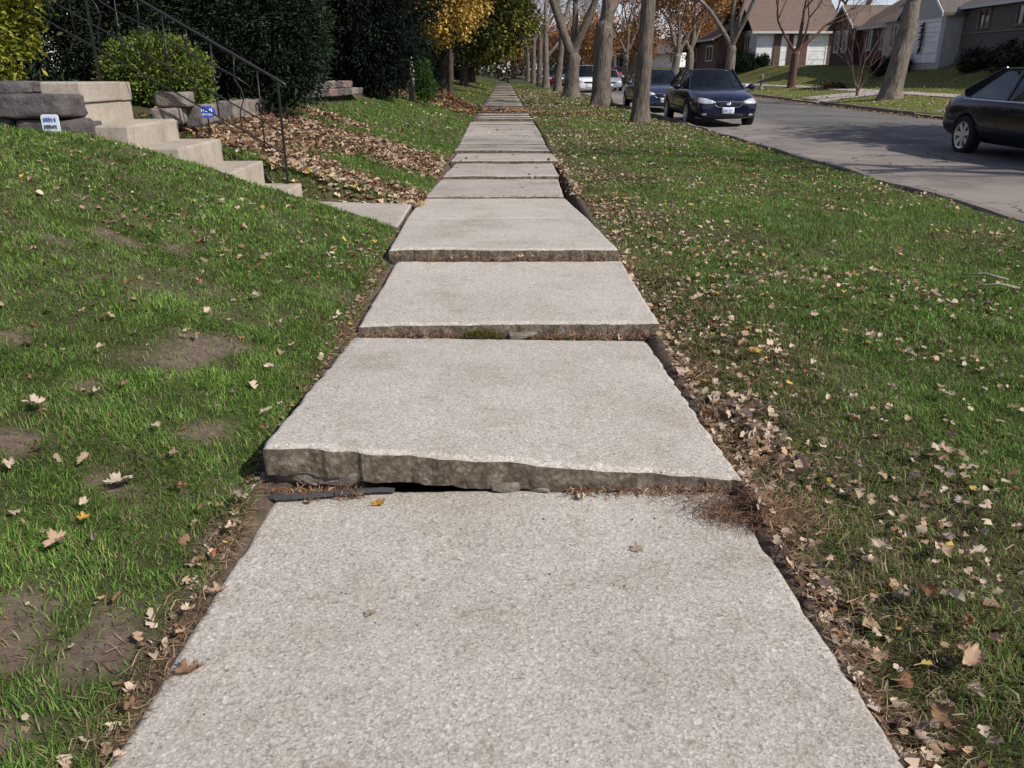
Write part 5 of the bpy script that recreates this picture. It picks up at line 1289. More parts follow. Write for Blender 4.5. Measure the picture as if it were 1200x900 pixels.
make_car('bright red car on the far driveway beside the thick forked trunk', M['paint_red'], (13.0, 97, .22), DN - .2, 'sedan', detail=False)
make_car('dark red car just left of the bright red one', M['paint_maroon'], (10.4, 99, -.12), DN, 'suv', detail=False)
# ------------------------------------------------------------------ turf
cp_, sp_ = math.cos(math.atan2(367, 942)), math.sin(math.atan2(367, 942))
def in_view(x, y, m=1.4, pad=1.0):
    """ground points near the field of view (with room for a step to the side)"""
    dep = y * cp_ + 1.2 * sp_
    return (dep > .3) & (np.abs(x) < dep * .637 * m + pad) & (y > .75)
def seg_d(x, y, ax_, ay, bx, by):
    t = np.clip(((x - ax_) * (bx - ax_) + (y - ay) * (by - ay)) / ((bx - ax_) ** 2 + (by - ay) ** 2), 0, 1)
    return np.hypot(x - ax_ - t * (bx - ax_), y - ay - t * (by - ay))
def sample(n, x0, x1, y0, y1): return rng.uniform(x0, x1, n), rng.uniform(y0, y1, n)
GREEN = np.array([(.09, .185, .028), (.13, .25, .038), (.175, .31, .052), (.225, .345, .068), (.14, .22, .055)])
DRY = np.array([(.26, .21, .10), (.36, .29, .16), (.2, .155, .08), (.18, .185, .06)])
GV, GT, GC, gcount = [], [], [], [0]
def blades(x, y, h, w_, lean, col, three=False, z=None, store=None):
    global GV
    n = len(x)
    z = Hgt(x, y) if z is None else z
    fa = np.where(rng.random(n) < .45, fbm(x * 4, y * 4, 77, 2) * 16 + rng.normal(0, .6, n), rng.uniform(0, 6.283, n))
    dx, dy = np.cos(fa) * lean, np.sin(fa) * lean
    fw_ = fa + np.pi / 2 + rng.normal(0, .5, n); sx_, sy_ = np.cos(fw_) * w_ / 2, np.sin(fw_) * w_ / 2
    vz = np.sqrt(np.clip(1 - lean ** 2 * .7, .05, 1))
    base = z - .008
    k = gcount[0]
    if three:
        V = np.stack([np.stack([x - sx_, y - sy_, base], -1), np.stack([x + sx_, y + sy_, base], -1), np.stack([x + dx * h, y + dy * h, base + h * vz], -1)], 1)
        i = k + np.arange(n) * 3; T_ = np.stack([i, i + 1, i + 2], 1); m = 3
    else:
        mx, my, mz = x + dx * h * .35, y + dy * h * .35, base + h * .58 * (.5 + .5 * vz)
        V = np.stack([np.stack([x - sx_, y - sy_, base], -1), np.stack([x + sx_, y + sy_, base], -1), np.stack([mx + sx_ * .8, my + sy_ * .8, mz], -1), np.stack([mx - sx_ * .8, my - sy_ * .8, mz], -1), np.stack([x + dx * h * 1.25, y + dy * h * 1.25, base + h * np.clip(1.02 - .62 * lean ** 2, .12, 1)], -1)], 1)
        i = k + np.arange(n) * 5; T_ = np.concatenate([np.stack([i, i + 1, i + 2], 1), np.stack([i, i + 2, i + 3], 1), np.stack([i + 3, i + 2, i + 4], 1)]); m = 5
    GV.append(V.reshape(-1, 3)); GT.append(T_); GC.append(np.repeat(col, m, 0)); gcount[0] += n * m
def flush(name, label):
    global GV, GT, GC
    if not GV: return
    o = np_obj(name, np.concatenate(GV), [], np.concatenate(GT), np.concatenate(GC), M['grass'])
    GV, GT, GC = [], [], []; gcount[0] = 0
    return tag(o, label, 'grass', None, 'stuff')
def colours(n, dryf, x, y, tone=1.0):
    g = GREEN[rng.integers(0, len(GREEN), n)]; d = DRY[rng.integers(0, len(DRY), n)]
    patch = (.72 + .6 * fbm(x * 1.7, y * 1.7, 55, 3))[:, None]
    c = np.where((rng.random(n) < dryf)[:, None], d, g * patch)
    return c * (.62 + .85 * rng.random(n) ** 1.2)[:, None] * tone

# left lawn
for (y0, y1, x0, dens) in ((.75, 2.2, -3.0, 42000), (2.2, 3.4, -3.8, 30000), (3.4, 4.8, -4.6, 19000), (4.8, 6.56, -5.4, 13000)):
    n = int(dens * (y1 - y0) * (-.77 - x0)); x, y = sample(n, x0, -.77, y0, y1)
    d = -(x + .77)
    edge = np.clip((d + .02 - .09 * (fbm(y * 5, y * 0 + 2, 8, 3) - .3)) / .05, 0, 1)
    thin = np.clip(1.35 - 1.4 * fbm(x * 4 + 9, y * 4, 12, 3), .12, 1)
    keep = in_view(x, y) & (rng.random(n) < (1 - .86 * bare_mask(x, y)) * thin * (.05 + .95 * edge))
    x, y = x[keep], y[keep]; n = len(x); ym = (y0 + y1) / 2
    tuft = fbm(x * 7, y * 7, 14, 2)
    h = rng.uniform(.02, .043, n) * (.55 + 1.0 * tuft); w_ = rng.uniform(.0018, .0042, n) * max(1, ym / 2.6)
    dry = .10 + .22 * np.clip(fbm(x * 2.5, y * 2.5, 15, 3) * 2 - .9, 0, 1) + .25 * bare_mask(x, y)
    blades(x, y, h, w_, rng.uniform(.15, 1.15, n), colours(n, dry, x, y))
flush('lawn_grass', 'green lawn grass with worn bare spots on the bank left of the pavement')
# grass strip between the pavement and the road
for (y0, y1, x1, dens) in ((.75, 2.2, 3.2, 36000), (2.2, 3.6, 4.2, 25000), (3.6, 5.5, 4.7, 16000), (5.5, 9, 4.7, 8500), (9, 15, 4.69, 4200), (15, 26, 4.68, 1500), (26, 48, 4.66, 330), (48, 95, 4.6, 110)):
    n = int(dens * (y1 - y0) * (x1 - .78)); x, y = sample(n, .78, x1, y0, y1)
    d = x - .78
    tr = .01 + .12 * fbm(y * 3.1, y * 0 + 5, 9, 3) * np.clip(1.4 - y / 6, .3, 1)
    edge = np.clip((d - tr) / .1, 0, 1)
    worn = np.clip(1.6 - d / .9, 0, 1) * np.clip(fbm(x * 2.2, y * 1.4, 18, 3) * 2.2 - .55, 0, 1)
    keep = in_view(x, y) & (rng.random(n) < (.06 + .94 * edge) * (1 - .62 * worn) * np.clip(1.45 - 1.3 * fbm(x * 3 + 3, y * 3, 19, 3), .25, 1))
    x, y, worn = x[keep], y[keep], worn[keep]; n = len(x); ym = (y0 + y1) / 2
    h = rng.uniform(.021, .046, n) * (.6 + .9 * fbm(x * 6, y * 6, 20, 2)); w_ = rng.uniform(.0018, .0042, n) * max(1, ym / 2.4) * (1 if ym < 30 else 1.4)
    dry = np.clip(.10 + .55 * worn + .35 * np.clip(fbm(x * 1.1, y * 1.1, 21, 3) * 2.4 - 1.1, 0, 1) + .12 * np.clip((y - 14) / 20, 0, 1), 0, .8)
    blades(x, y, h, w_, rng.uniform(.15, 1.15, n), colours(n, dry, x, y, .95), three=ym > 7)
flush('grass_strip', 'leaf-strewn green grass between the pavement and the road')
# slope beyond the stairs
BANDS = [(-3.0, 8.5, -.75, 8.15, .42), (-3.2, 11.2, -.7, 10.6, .95), (-2.9, 8.4, -2.2, 10.0, .5), (-2.9, 9.6, -2.5, 11.4, .5), (-3.3, 13.2, -2.4, 12.9, .4), (-2.8, 25.5, -.8, 25.2, 1.1)]
def leaf_cover(x, y):
    m = np.zeros_like(x); wv = (fbm(x * 2.5, y * 2.5, 41, 3) - .5) * .8
    for a_, b_, c_, d_, w_ in BANDS: m = np.maximum(m, 1.15 - seg_d(x, y, a_, b_, c_, d_) / w_ + wv)
    return np.clip(m * 1.5, 0, 1)
for (y0, y1, x0, dens) in ((7.7, 10, -3.3, 6500), (10, 14, -3.4, 3800), (14, 26, -3.6, 900), (26, 48, -5.5, 230), (48, 95, -6, 80)):
    n = int(dens * (y1 - y0) * (-.78 - x0)); x, y = sample(n, x0, -.78, y0, y1)
    keep = in_view(x, y) & (rng.random(n) < (1 - .8 * leaf_cover(x, y)) * np.clip(1.5 - 1.2 * fbm(x * 3, y * 3, 42, 3), .3, 1))
    x, y = x[keep], y[keep]; n = len(x); ym = (y0 + y1) / 2
    h = rng.uniform(.03, .06, n) * (.7 + .7 * fbm(x * 5, y * 5, 43, 2)); w_ = rng.uniform(.002, .0035, n) * ym / 2.6
    dry = .1 + .5 * leaf_cover(x, y) + .15 * np.clip((y - 20) / 20, 0, 1)
    blades(x, y, h, w_, rng.uniform(.2, .9, n), colours(n, dry, x, y, .9), three=True)
flush('bank_grass', 'green grass on the leaf-covered bank beyond the stairs')
# lawns across the street
n = 90000; y = rng.uniform(14, 66, n); x = far_curb_x(y) + .12 + rng.uniform(0, 10, n)
fx_ = x - far_curb_x(y)
keep = ~((fx_ > 3.0) & (fx_ < 4.3)) & ~((fx_ < 3.1) & (((y > 22.9) & (y < 27.3)) | ((y > 37.4) & (y < 41.3)))) & (y < 61.8) & ((x < 21.9) | (y < 30)) & in_view(x, y)
x, y = x[keep], y[keep]; n = len(x)
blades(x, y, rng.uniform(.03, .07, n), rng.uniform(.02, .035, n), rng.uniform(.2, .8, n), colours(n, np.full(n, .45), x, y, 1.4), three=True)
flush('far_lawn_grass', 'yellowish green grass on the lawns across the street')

# ------------------------------------------------------------------ dry thatch, moss
def straw(x, y, L, w_, col, lift, name, label, zz=None):
    n = len(x); a_ = rng.uniform(0, 2 * np.pi, n); bend = rng.normal(0, .5, n)
    z = (np.maximum(Hgt(x, y), -.03) if zz is None else zz) + lift * rng.random(n) ** 1.5 + .002
    V = []
    c0 = np.stack([x, y, z], -1); c1 = c0 + np.stack([np.cos(a_) * L * .5, np.sin(a_) * L * .5, rng.normal(0, .006, n) + .004], -1); c2 = c1 + np.stack([np.cos(a_ + bend) * L * .5, np.sin(a_ + bend) * L * .5, rng.normal(0, .008, n)], -1)
    s = np.stack([-np.sin(a_) * w_, np.cos(a_) * w_, np.abs(rng.normal(0, .4, n)) * w_], -1)
    V = np.stack([c0 - s, c0 + s, c1 + s, c1 - s, c2], 1).reshape(-1, 3)
    i = np.arange(n) * 5; T_ = np.concatenate([np.stack([i, i + 1, i + 2], 1), np.stack([i, i + 2, i + 3], 1), np.stack([i + 3, i + 2, i + 4], 1)])
    return tag(np_obj(name, V, [], T_, np.repeat(col, 5, 0), M['leaf']), label, 'plant debris', None, 'stuff')
def pick(pal, n): pal = np.array(pal); return pal[rng.integers(0, len(pal), n)] * rng.uniform(.7, 1.3, n)[:, None]
xs, ys_ = [], []
n = 9000; y = rng.uniform(1.0, 6.5, n); x = .77 + np.abs(rng.normal(0, .16, n)); k = rng.random(n) < np.clip(fbm(x * 4, y * 3, 60, 3) * 2.4 - .6, .05, 1); xs.append(x[k]); ys_.append(y[k])
n = 8000; y = rng.uniform(1.0, 6.5, n); x = -.765 - np.abs(rng.normal(0, .05, n)); k = rng.random(n) < np.clip(fbm(x * 4, y * 3, 61, 3) * 2 - .4, .1, 1); xs.append(x[k]); ys_.append(y[k])
n = 3500; x = rng.uniform(.9, 2.2, n); y = rng.uniform(1.6, 8, n); k = rng.random(n) < np.clip(fbm(x * 2.2, y * 1.4, 18, 3) * 2.6 - 1.0, 0, 1); xs.append(x[k]); ys_.append(y[k])
x, y = np.concatenate(xs), np.concatenate(ys_); n = len(x)
straw(x, y, rng.uniform(.02, .075, n), rng.uniform(.0006, .0014, n), pick([(.22, .15, .09), (.32, .24, .15), (.15, .09, .055), (.10, .065, .04)], n), .018, 'dry_thatch', 'dry brown grass bits and stalks along the pavement edges')
n = 1500; x = rng.normal(.76, .085, n); y = rng.normal(2.17, .05, n) - .15 * (x - .76)
zz = np.where(np.abs(x) < .74, -.03, Hgt(x, y))
straw(x, y, rng.uniform(.03, .08, n), rng.uniform(.0006, .0011, n), pick([(.24, .135, .08), (.34, .22, .135), (.18, .10, .065), (.13, .08, .055)], n), .014, 'pine_needles', 'heap of reddish dry needles at the right end of the slab joint', np.maximum(zz, -.03))
xs, ys_ = [], []
for (xa, xb, yc, m) in ((-.80, -.45, 2.305, 420), (.2, .72, 2.308, 360), (-.72, -.2, 3.935, 520), (.1, .75, 3.93, 500), (-.6, .7, 5.352, 620), (-.6, .6, 8.395, 300)):
    xs.append(rng.uniform(xa, xb, m)); ys_.append(rng.normal(yc, .012, m))
x, y = np.concatenate(xs), np.concatenate(ys_); n = len(x)
top = np.where(y < 3, -.036, np.where(y < 4.5, -.03, np.where(y < 6, .053, .035)))
straw(x, y, rng.uniform(.012, .045, n), rng.uniform(.0008, .002, n), pick([(.30, .16, .09), (.2, .10, .06), (.36, .25, .15), (.11, .065, .045)], n), .02, 'joint_debris', 'reddish dead bits caught in the slab joints', top)
n = 2600; x = -.11 + rng.normal(0, .05, n).clip(-.11, .11); y = 3.932 + rng.normal(0, .013, n)
hz = .024 * np.clip(1 - ((x + .11) / .11) ** 2, 0, 1) * np.clip(1 - ((y - 3.932) / .035) ** 2, .1, 1)
straw(x, y, rng.uniform(.006, .016, n), rng.uniform(.0007, .0014, n), pick([(.12, .115, .025), (.18, .16, .04), (.08, .08, .02), (.14, .10, .04)], n), .004, 'moss', 'olive moss cushion in the second slab joint', -.028 + hz)

# ------------------------------------------------------------------ fallen leaves
LEAFCOL = {'tan': (.38, .265, .175), 'pale': (.50, .39, .285), 'brown': (.20, .12, .07), 'yellow': (.55, .37, .09), 'gold': (.46, .27, .05), 'red': (.27, .13, .07), 'grey': (.26, .21, .155), 'cream': (.47, .385, .285)}
def leaf_mesh(seed, colr, size, curl=1.5, lobes=5, fold=.5, wr=.10):
    r_ = np.random.default_rng(seed); na, nr = 60, 5
    th = np.linspace(0, 2 * np.pi, na, endpoint=False)
    lob = np.abs(np.cos(th * lobes / 2 + .0)) ** .8
    rad = (.52 + .48 * lob * (.75 + .25 * np.cos(th))) * (1 + .10 * np.sin(th * 17 + seed) + .06 * r_.normal(size=na))
    rad *= np.where(np.abs(th - np.pi) < .35, .55, 1)
    s = np.linspace(0, 1, nr + 1)[1:]
    Px = np.concatenate([[0], (s[:, None] * rad * np.cos(th)).ravel()]); Py = np.concatenate([[0], (s[:, None] * rad * np.sin(th)).ravel()])
    tt = np.concatenate([th[:1] * 0, np.tile(th, nr)]); ss = np.concatenate([[0], np.repeat(s, na)])
    vein = np.abs(np.cos(tt * lobes / 2)) ** 10 * ss
    Zz = fold * np.abs(Py) * .45 - .05 * vein + wr * (fbm(Px * 2.2 + seed, Py * 2.2, seed, 2) - .5) * 2 * ss
    ang = r_.uniform(0, 6.28); u = Px * np.cos(ang) + Py * np.sin(ang); v = -Px * np.sin(ang) + Py * np.cos(ang)
    k = curl * (.6 + .8 * np.abs(v)); u2 = np.where(k > .05, np.sin(u * k) / np.maximum(k, .05), u); z2 = np.where(k > .05, (1 - np.cos(u * k)) / np.maximum(k, .05), 0)
    X_ = u2 * np.cos(ang) - v * np.sin(ang); Y_ = u2 * np.sin(ang) + v * np.cos(ang); Z_ = Zz + z2
    V = np.stack([X_, Y_, Z_], -1); V[:, 2] -= V[:, 2].min()
    tri = [(0, 1 + k2, 1 + (k2 + 1) % na) for k2 in range(na)]
    quads = [(1 + i * na + k2, 1 + (i + 1) * na + k2, 1 + (i + 1) * na + (k2 + 1) % na, 1 + i * na + (k2 + 1) % na) for i in range(nr - 1) for k2 in range(na)]
    c = np.array(colr) * (1 + .25 * vein[:, None] + .5 * (fbm(Px * 3 + seed * 2, Py * 3, seed + 1, 3)[:, None] - .5)) * (1 - .22 * (ss[:, None] > .9))
    # petiole
    p0 = V[1 + (nr - 1) * na + na // 2]; base = len(V); pv = []
    for i in range(5):
        q_ = p0 + np.array([-.16 * i, .03 * i * i * np.sin(seed), .02 * i]); pv += [q_ + np.array([0, .022, 0]), q_ + np.array([0, -.011, .02]), q_ + np.array([0, -.011, -.02])]
    V = np.concatenate([V, pv]); c = np.concatenate([c, np.tile(np.array(colr) * .7, (15, 1))])
    for i in range(4): quads += [(base + i * 3 + a_, base + i * 3 + (a_ + 1) % 3, base + (i + 1) * 3 + (a_ + 1) % 3, base + (i + 1) * 3 + a_) for a_ in range(3)]
    return V * size / 2, quads, tri, c
def top_z(x, y):
    if abs(x) < .77:
        if y < 2.315: return -.04 * max(0, (y - .8) / 1.5) + .006
        if y < 3.95: return (.148 + (.018 - .148) * (x + .77) / 1.54) * (1 - (y - 2.32) / 1.61) - .03 * (y - 2.32) / 1.61 + .006
        return float(side_z(y)) + .03
    return float(Hgt(x, y)) + .022
def ground_leaf(seed, cname, size, x, y, curl, label, group=None, lobes=5, lift=0, tilt=.25, fold=.4, colr=None):
    r_ = random.Random(seed * 7 + 1)
    V, q_, t_, c = leaf_mesh(seed, colr or LEAFCOL[cname], size, curl, lobes, fold)
    o = np_obj('fallen_leaf', V, q_, t_, c, M['leaf'], smooth=True)
    o.location = (x, y, top_z(x, y) + lift - (.004 if abs(x) < .77 else 0)); o.rotation_euler = (r_.uniform(-tilt, tilt), r_.uniform(-tilt, tilt), r_.uniform(0, 6.28))
    return tag(o, label, 'leaf', group)
UN = [  # x, y, colour, size, curl, lobes, label
 (-.34, 1.67, 'grey', .042, 3.2, 3, 'small curled grey-brown leaf alone near the middle of the front slab', 0), (.38, 1.97, 'grey', .05, 1.6, 5, 'flat grey-brown leaf near the right side of the front slab', 0), (-.40, 2.26, 'gold', .065, 1.2, 5, 'golden leaf on the front slab right below the black gap', 0),
 (-.715, 1.47, 'brown', .085, 2.0, 5, 'curled brown leaf overlapping the left edge of the front slab', 0), (-.75, 1.76, 'tan', .075, 2.6, 5, 'upright curled tan leaf at the left edge of the front slab', .01), (-.755, 2.29, 'yellow', .085, .8, 5, 'flat yellow maple leaf at the left corner of the lifted slab', .0),
 (-1.18, 2.19, 'cream', .115, .7, 5, 'big pale maple leaf on bare soil in the left lawn', .012), (-1.57, 2.5, 'cream', .095, 1.5, 5, 'pale curled leaf at the far left of the lawn', .02), (-1.17, 1.83, 'tan', .09, 1.8, 5, 'tan leaf in the lawn with a smaller leaf just above it', .018), (-1.16, 1.94, 'gold', .06, 2.2, 5, 'small golden-brown leaf just above a tan one in the left lawn', .018),
 (-1.09, 2.4, 'tan', .06, 2.4, 5, 'tan curled leaf between the big pale leaf and the lifted slab', .02), (-1.01, 2.23, 'red', .065, 1.8, 5, 'reddish-brown leaf between the big pale leaf and the slab corner', .015), (-1.19, 2.53, 'pale', .06, 2.2, 4, 'pale leaf in the left lawn beyond the big pale leaf', .02), (-.9, 2.8, 'cream', .07, 2.6, 5, 'cream curled leaf against the left edge of the lifted slab', .02),
 (-.86, 4.06, 'cream', .08, 2.0, 5, 'cream leaf at the left end of the mossy joint', .02), (-.97, 3.47, 'pale', .07, 2.2, 4, 'pale folded leaf in the grass left of the lifted slab', .02), (-1.27, 4.0, 'pale', .075, 1.8, 5, 'pale leaf in the lawn left of the mossy slab', .02), (-.71, 5.33, 'tan', .07, 1.8, 4, 'tan leaf at the left end of the third slab joint', .02),
 (1.17, 3.53, 'yellow', .11, 1.2, 5, 'yellowish tan leaf standing out in the grass right of the mossy joint', .025), (1.06, 1.46, 'tan', .105, 2.6, 5, 'large tan curled leaf in the lower right grass', .025), (.90, 2.97, 'cream', .09, 2.6, 3, 'cream curled leaf at the right edge of the lifted slab, uppermost of its heap', .03), (.93, 2.84, 'pale', .095, 2.8, 3, 'long pale curled leaf in the middle of the heap by the lifted slab', .035),
 (.95, 2.74, 'cream', .09, 2.6, 3, 'cream leaf lowest in the heap by the lifted slab', .03), (1.79, 3.01, 'cream', .085, 1.6, 5, 'cream leaf alone in green grass well right of the slabs', .025), (1.52, 2.47, 'tan', .085, 1.5, 5, 'flat tan leaf in the grass right of the lifted slab front', .025), (1.82, 3.77, 'pale', .08, 1.8, 5, 'pale leaf in the bright green grass beyond the tan one', .025),
 (1.06, 1.93, 'pale', .085, 2.0, 5, 'pale ragged leaf in the grass right of the front slab', .025), (1.22, 1.91, 'tan', .085, 1.7, 5, 'tan leaf right of the pale ragged one', .025), (1.30, 1.88, 'cream', .07, 2.4, 4, 'cream leaf at the right of a row of three leaves', .025), (.92, 1.31, 'brown', .09, 2.2, 5, 'brown crumpled leaf in the soil trench at the bottom right', .02), (1.08, 1.72, 'red', .08, 2.0, 5, 'reddish leaf in the grass above the large tan leaf', .02)]
for i, (x, y, cn, sz, cu, lo, lb, li) in enumerate(UN): ground_leaf(200 + i, cn, sz * .86, x, y, cu, lb, None, lo, li, .3)
GR_R, GR_L, GR_E = 'leaves strewn over the grass strip', 'leaves strewn over the left lawn', 'leaves along the slab edges'
LB = {GR_R: 'small dry leaf lying in the grass between pavement and road', GR_L: 'small dry leaf lying in the lawn left of the pavement', GR_E: 'small crumpled leaf lying along a slab edge'}
prot = {g_: [] for g_ in LB}
names = ['tan', 'pale', 'brown', 'tan', 'cream', 'red', 'pale', 'grey']
def scatter_leaf(i, x, y, g_):
    li = 0 if g_ == GR_E and abs(x) < .77 else .016
    if len(prot[g_]) < 12:
        o = ground_leaf(300 + i, names[i % 8], 1.0, x, y, random.uniform(1.8, 3.8), LB[g_], g_, random.choice((3, 4, 5)), li, .5); prot[g_].append(o)
    else:
        o = prot[g_][i % 12].copy(); COL.objects.link(o); o.location = (x, y, top_z(x, y) + li); o.rotation_euler = (random.uniform(-.5, .5), random.uniform(-.5, .5), random.uniform(0, 6.28))
    s_ = random.uniform(.028, .058); o.scale = (s_, s_, s_)
i = 0
while i < 170:
    y = 1.1 + 4.6 * random.random() ** .85; x = .84 + random.expovariate(1.15)
    if x > .64 * (y * cp_ + .45) + .1 or x > 3.6: continue
    if random.random() > float(np.clip(fbm(x * 2.3, y * 2.3, 66, 3) * 2.6 - .75, .08, 1)): continue
    scatter_leaf(i, x, y, GR_R); i += 1
i = 0
while i < 62:
    y = 1.3 + 4.8 * random.random(); x = -.82 - random.expovariate(1.2)
    if -x > .64 * (y * cp_ + .45) + .1 or x < -3.2: continue
    scatter_leaf(i, x, y, GR_L); i += 1
EDG = [(-.79, 1.1), (-.765, 1.22), (-.78, 1.33), (-.77, 1.58), (-.785, 1.66), (-.80, 1.9), (-.79, 2.02), (-.8, 2.16), (.80, 1.42), (.82, 1.62), (.80, 1.83), (.83, 2.0), (-.83, 3.95), (-.87, 4.0), (-.8, 3.9), (.83, 3.86), (.6, 3.92), (.7, 3.925), (.12, 5.35), (.2, 5.352), (-.25, 5.35), (-.35, 5.352), (-.45, 3.93), (.84, 4.3), (.86, 5.2), (-.86, 5.1), (-.85, 4.6), (-.62, 2.262), (.25, 2.28)]
for i, (x, y) in enumerate(EDG): scatter_leaf(i, x, y, GR_E)

# the uncountable rest
LV, LT, LC, lcount = [], [], [], [0]
OUT = np.array([(0, 0), (-.30, .12), (-.45, .42), (-.22, .50), (-.40, .80), (0, 1.05), (.40, .80), (.22, .50), (.45, .42), (.30, .12), (0, .5)])
def litter(x, y, size, pal, wts, z=None, lift=.02, flat=.35):
    n = len(x); z = (Hgt(x, y) if z is None else z) + lift * rng.random(n)
    pal = np.array([LEAFCOL[p] for p in pal]); col = pal[rng.choice(len(pal), n, p=np.array(wts) / sum(wts))] * rng.uniform(.65, 1.25, n)[:, None]
    o2 = OUT[None] * np.stack([rng.uniform(.5, 1.2, n), np.ones(n)], -1)[:, None, :]
    zz = rng.uniform(0, 1.3, n)[:, None] * np.abs(o2[..., 0]) * rng.choice([1, 1, -.6], n)[:, None] + rng.uniform(-.5, .9, n)[:, None] * (o2[..., 1] - .5) ** 2 + rng.normal(0, .07, (n, 11))
    P = np.stack([o2[..., 0], o2[..., 1] - .5, zz], -1) * size[:, None, None]
    a_, b_, c_ = rng.uniform(0, 6.28, n), rng.normal(0, flat, n), rng.normal(0, flat, n)
    ca, sa = np.cos(a_)[:, None], np.sin(a_)[:, None]
    P2 = np.stack([P[..., 0], P[..., 1] * np.cos(b_)[:, None] - P[..., 2] * np.sin(b_)[:, None], P[..., 1] * np.sin(b_)[:, None] + P[..., 2] * np.cos(b_)[:, None]], -1)
    P3 = np.stack([P2[..., 0] * np.cos(c_)[:, None] + P2[..., 2] * np.sin(c_)[:, None], P2[..., 1], -P2[..., 0] * np.sin(c_)[:, None] + P2[..., 2] * np.cos(c_)[:, None]], -1)
    P4 = np.stack([P3[..., 0] * ca - P3[..., 1] * sa, P3[..., 0] * sa + P3[..., 1] * ca, P3[..., 2]], -1)
    P4[..., 2] -= P4[..., 2].min(1)[:, None] * .6
    V = P4 + np.stack([x, y, z], -1)[:, None, :]
    i = lcount[0] + np.arange(n) * 11
    LV.append(V.reshape(-1, 3)); LT.append(np.concatenate([np.stack([i + k, i + (k + 1) % 10, i + 10], 1) for k in range(10)])); LC.append(np.repeat(col, 11, 0)); lcount[0] += n * 11
STD = (['tan', 'pale', 'brown', 'cream', 'red', 'grey', 'yellow'], (4, 3, 3, 1.5, 1.5, 1, .4))
def zone(n, x0, x1, y0, y1, s0, s1, dens=None, pal=STD, lift=.02, z=None):
    x, y = sample(n, x0, x1, y0, y1); k = in_view(x, y)
    if dens is not None: k &= rng.random(n) < dens(x, y)
    x, y = x[k], y[k]
    litter(x, y, rng.uniform(s0, s1, len(x)), *pal, lift=lift, z=None if z is None else np.full(len(x), z))
clus = lambda sc, sd, a_, b_: (lambda x, y: np.clip(fbm(x * sc, y * sc, sd, 3) * a_ - b_, .05, 1))
zone(3600, .80, 3.4, 1.0, 5.0, .014, .036, lambda x, y: clus(2.3, 66, 2.6, .75)(x, y) * np.exp(-(x - .8) / 1.1), lift=.026)
zone(4200, .84, 3.4, 1.0, 5.0, .02, .044, lambda x, y: np.clip(fbm(x * 3.2, y * 3.2, 166, 3) * 6 - 3.35, .015, 1) * np.exp(-(x - .8) / 1.8), (['pale', 'tan', 'cream', 'brown', 'yellow'], (4, 4, 3, 2, .3)), lift=.035, )
zone(12500, .82, 4.7, 4.2, 11, .02, .046, lambda x, y: clus(1.2, 67, 2.8, .9)(x, y) * (.3 + 1.1 * np.exp(-(x - .8) / .8)), lift=.03)
zone(5200, .8, 4.75, 11, 24, .03, .06, lambda x, y: clus(.8, 68, 2.6, .7)(x, y), lift=.03)
zone(3600, .8, 4.75, 24, 60, .05, .09, clus(.4, 69, 2.6, .8), lift=.04)
zone(260, -3.4, -.8, 1.0, 6.5, .02, .045, None)
zone(500, -3.2, -.8, 4.5, 6.5, .02, .045, clus(1.5, 70, 2.6, .9))
zone(9500, -3.4, -.78, 7.7, 14, .035, .075, lambda x, y: leaf_cover(x, y), (['tan', 'pale', 'brown', 'red', 'cream'], (4, 3, 4, 2, 1)), .05)
zone(4200, -3.4, -.78, 7.7, 14, .03, .06, clus(1.5, 71, 2.2, .7))
zone(260, .60, .86, 8.4, 12.5, .03, .06)
zone(500, -2.2, -.8, 7.6, 8.0, .04, .07, None, (['cream', 'pale', 'yellow', 'tan'], (3, 3, 1, 2)), .04)
zone(900, -3.4, -.8, 14, 23, .04, .07, clus(.8, 72, 2.2, .8))
zone(6500, -3.4, -.8, 22.5, 29, .06, .11, lambda x, y: np.maximum(leaf_cover(x, y), .25), (['red', 'brown', 'tan', 'gold'], (4, 4, 3, 1)), .06)
zone(500, .75, 3.4, 24.5, 26.5, .06, .1, None, (['red', 'tan', 'gold'], (3, 3, 1)))
zone(2600, -5, -.8, 29, 70, .07, .12, clus(.3, 73, 2.4, .9), (['red', 'tan', 'gold', 'yellow'], (3, 3, 1, 1)))
zone(420, -.74, .74, 24.2, 26.2, .05, .09, None, (['red', 'tan', 'gold'], (3, 3, 1)), .01, .135)
zone(60, -.7, .7, 9, 24, .03, .06, None, STD, .0, .15)
y = rng.uniform(1.0, 6.4, 900); x = .78 + np.abs(rng.normal(0, .07, 900)); k = rng.random(900) < np.where(y < 3.6, 1, .5); litter(x[k], y[k], rng.uniform(.018, .045, int(k.sum())), *STD)
y = rng.uniform(1.0, 6.4, 420); x = -.79 - np.abs(rng.normal(0, .035, 420)); litter(x, y, rng.uniform(.012, .032, 420), *STD)
x = .93 + rng.normal(0, .07, 150); y = 2.78 + rng.normal(0, .16, 150); k = x > .79; litter(x[k], y[k], rng.uniform(.03, .06, int(k.sum())), ['cream', 'pale', 'tan', 'brown'], (2, 3, 3, 1), None, .05, .7)
n = 260; x = rng.uniform(-2.4, -.85, n); y = rng.uniform(1.1, 4.6, n); k = (bare_mask(x, y) > .2); litter(x[k], y[k], rng.uniform(.008, .02, int(k.sum())), *STD)
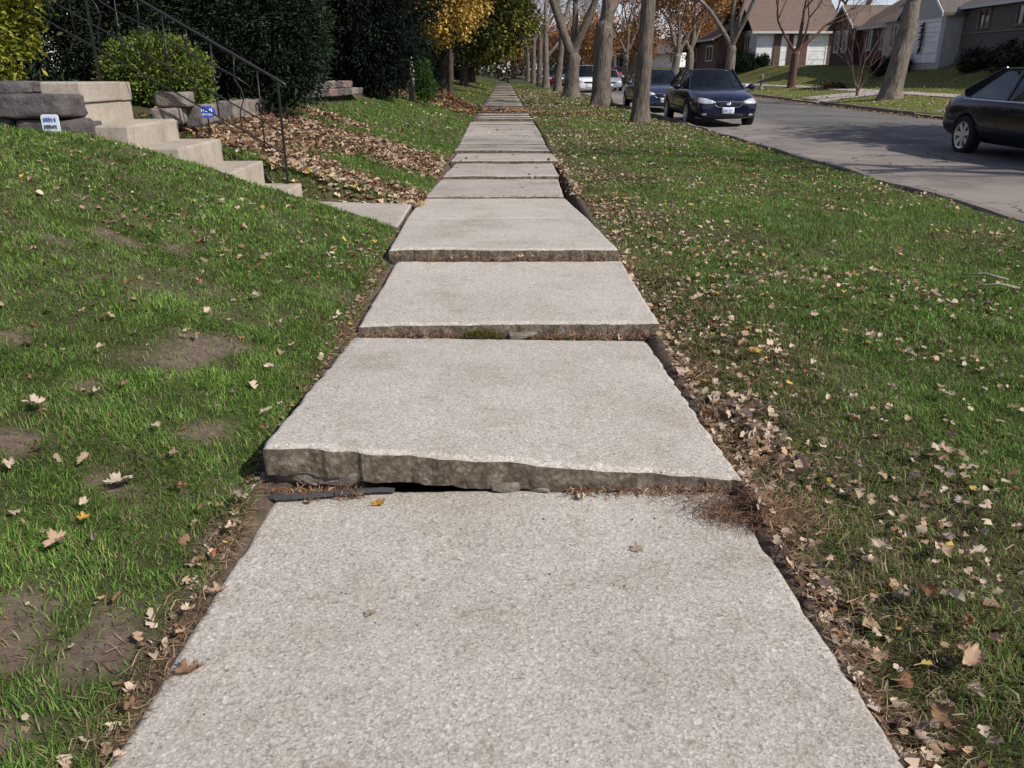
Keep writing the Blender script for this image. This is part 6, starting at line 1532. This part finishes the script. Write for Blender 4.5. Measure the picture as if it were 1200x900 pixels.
# gutters
y = rng.uniform(4, 40, 1800); x = 4.9 + np.abs(rng.normal(0, .16, 1800)) * (1 + .5 * np.sin(y)); k = rng.random(1800) < np.clip(fbm(y * .8, y * 0, 74, 3) * 3 - 1.1, .05, 1); litter(x[k], y[k], rng.uniform(.025, .06, int(k.sum())), ['red', 'brown', 'tan'], (3, 3, 2), np.full(int(k.sum()), -.14), .01)
y = rng.uniform(18, 60, 1600); x = far_curb_x(y) - .08 - np.abs(rng.normal(0, .18, 1600)); litter(x, y, rng.uniform(.05, .1, 1600), ['red', 'gold', 'tan', 'brown'], (2, 1, 3, 2), np.full(1600, -.135), .01)
y = rng.uniform(16, 60, 2600); x = far_curb_x(y) + rng.uniform(.1, 9, 2600); k = x < 21.5; litter(x[k], y[k], rng.uniform(.05, .1, int(k.sum())), ['tan', 'yellow', 'pale', 'brown'], (3, 1, 2, 2), None, .04)
tag(np_obj('leaf_litter', np.concatenate(LV), [], np.concatenate(LT), np.concatenate(LC), M['leaf']), 'countless small dead leaves lying over the grass, bank and gutters', 'leaves', None, 'stuff')

# small dark crumbs on the slabs
b = MB(); 
o_ = []
for k in range(34):
    x, y = random.uniform(-.68, .68), 1.2 + 1.0 * random.random() ** .6
    s_ = random.uniform(.0015, .004); b.box((x, y, top_z(x, y) - .002), (s_ * random.uniform(1, 2.6), s_, s_ * .6), Matrix.Rotation(random.uniform(0, 6), 3, 'Z'))
tag(b.build('soil_crumbs', M['bark_dark']), 'tiny dark soil crumbs scattered on the front slab', 'crumbs', None, 'stuff')
# grey sticks in the grass strip
for k, (x, y, L, a_, lb) in enumerate(((3.13, 4.86, .26, 2.2, 'grey broken stick lying in the grass strip'), (3.05, 4.6, .22, 2.5, 'shorter grey stick nearer the photo edge in the grass strip'))):
    b = MB(); z0 = float(Hgt(x, y)) + .04
    b.tube([(0, 0, z0), (math.cos(a_) * L * .5, math.sin(a_) * L * .5, z0 + .012), (math.cos(a_ + .2) * L, math.sin(a_ + .2) * L, z0 - .01)], [.009, .008, .005], 6)
    o = b.build('fallen_stick', M['wood_post'], smooth=True); o.location = (x, y, 0); tag(o, lb, 'stick')
bpy.context.view_layer.update()
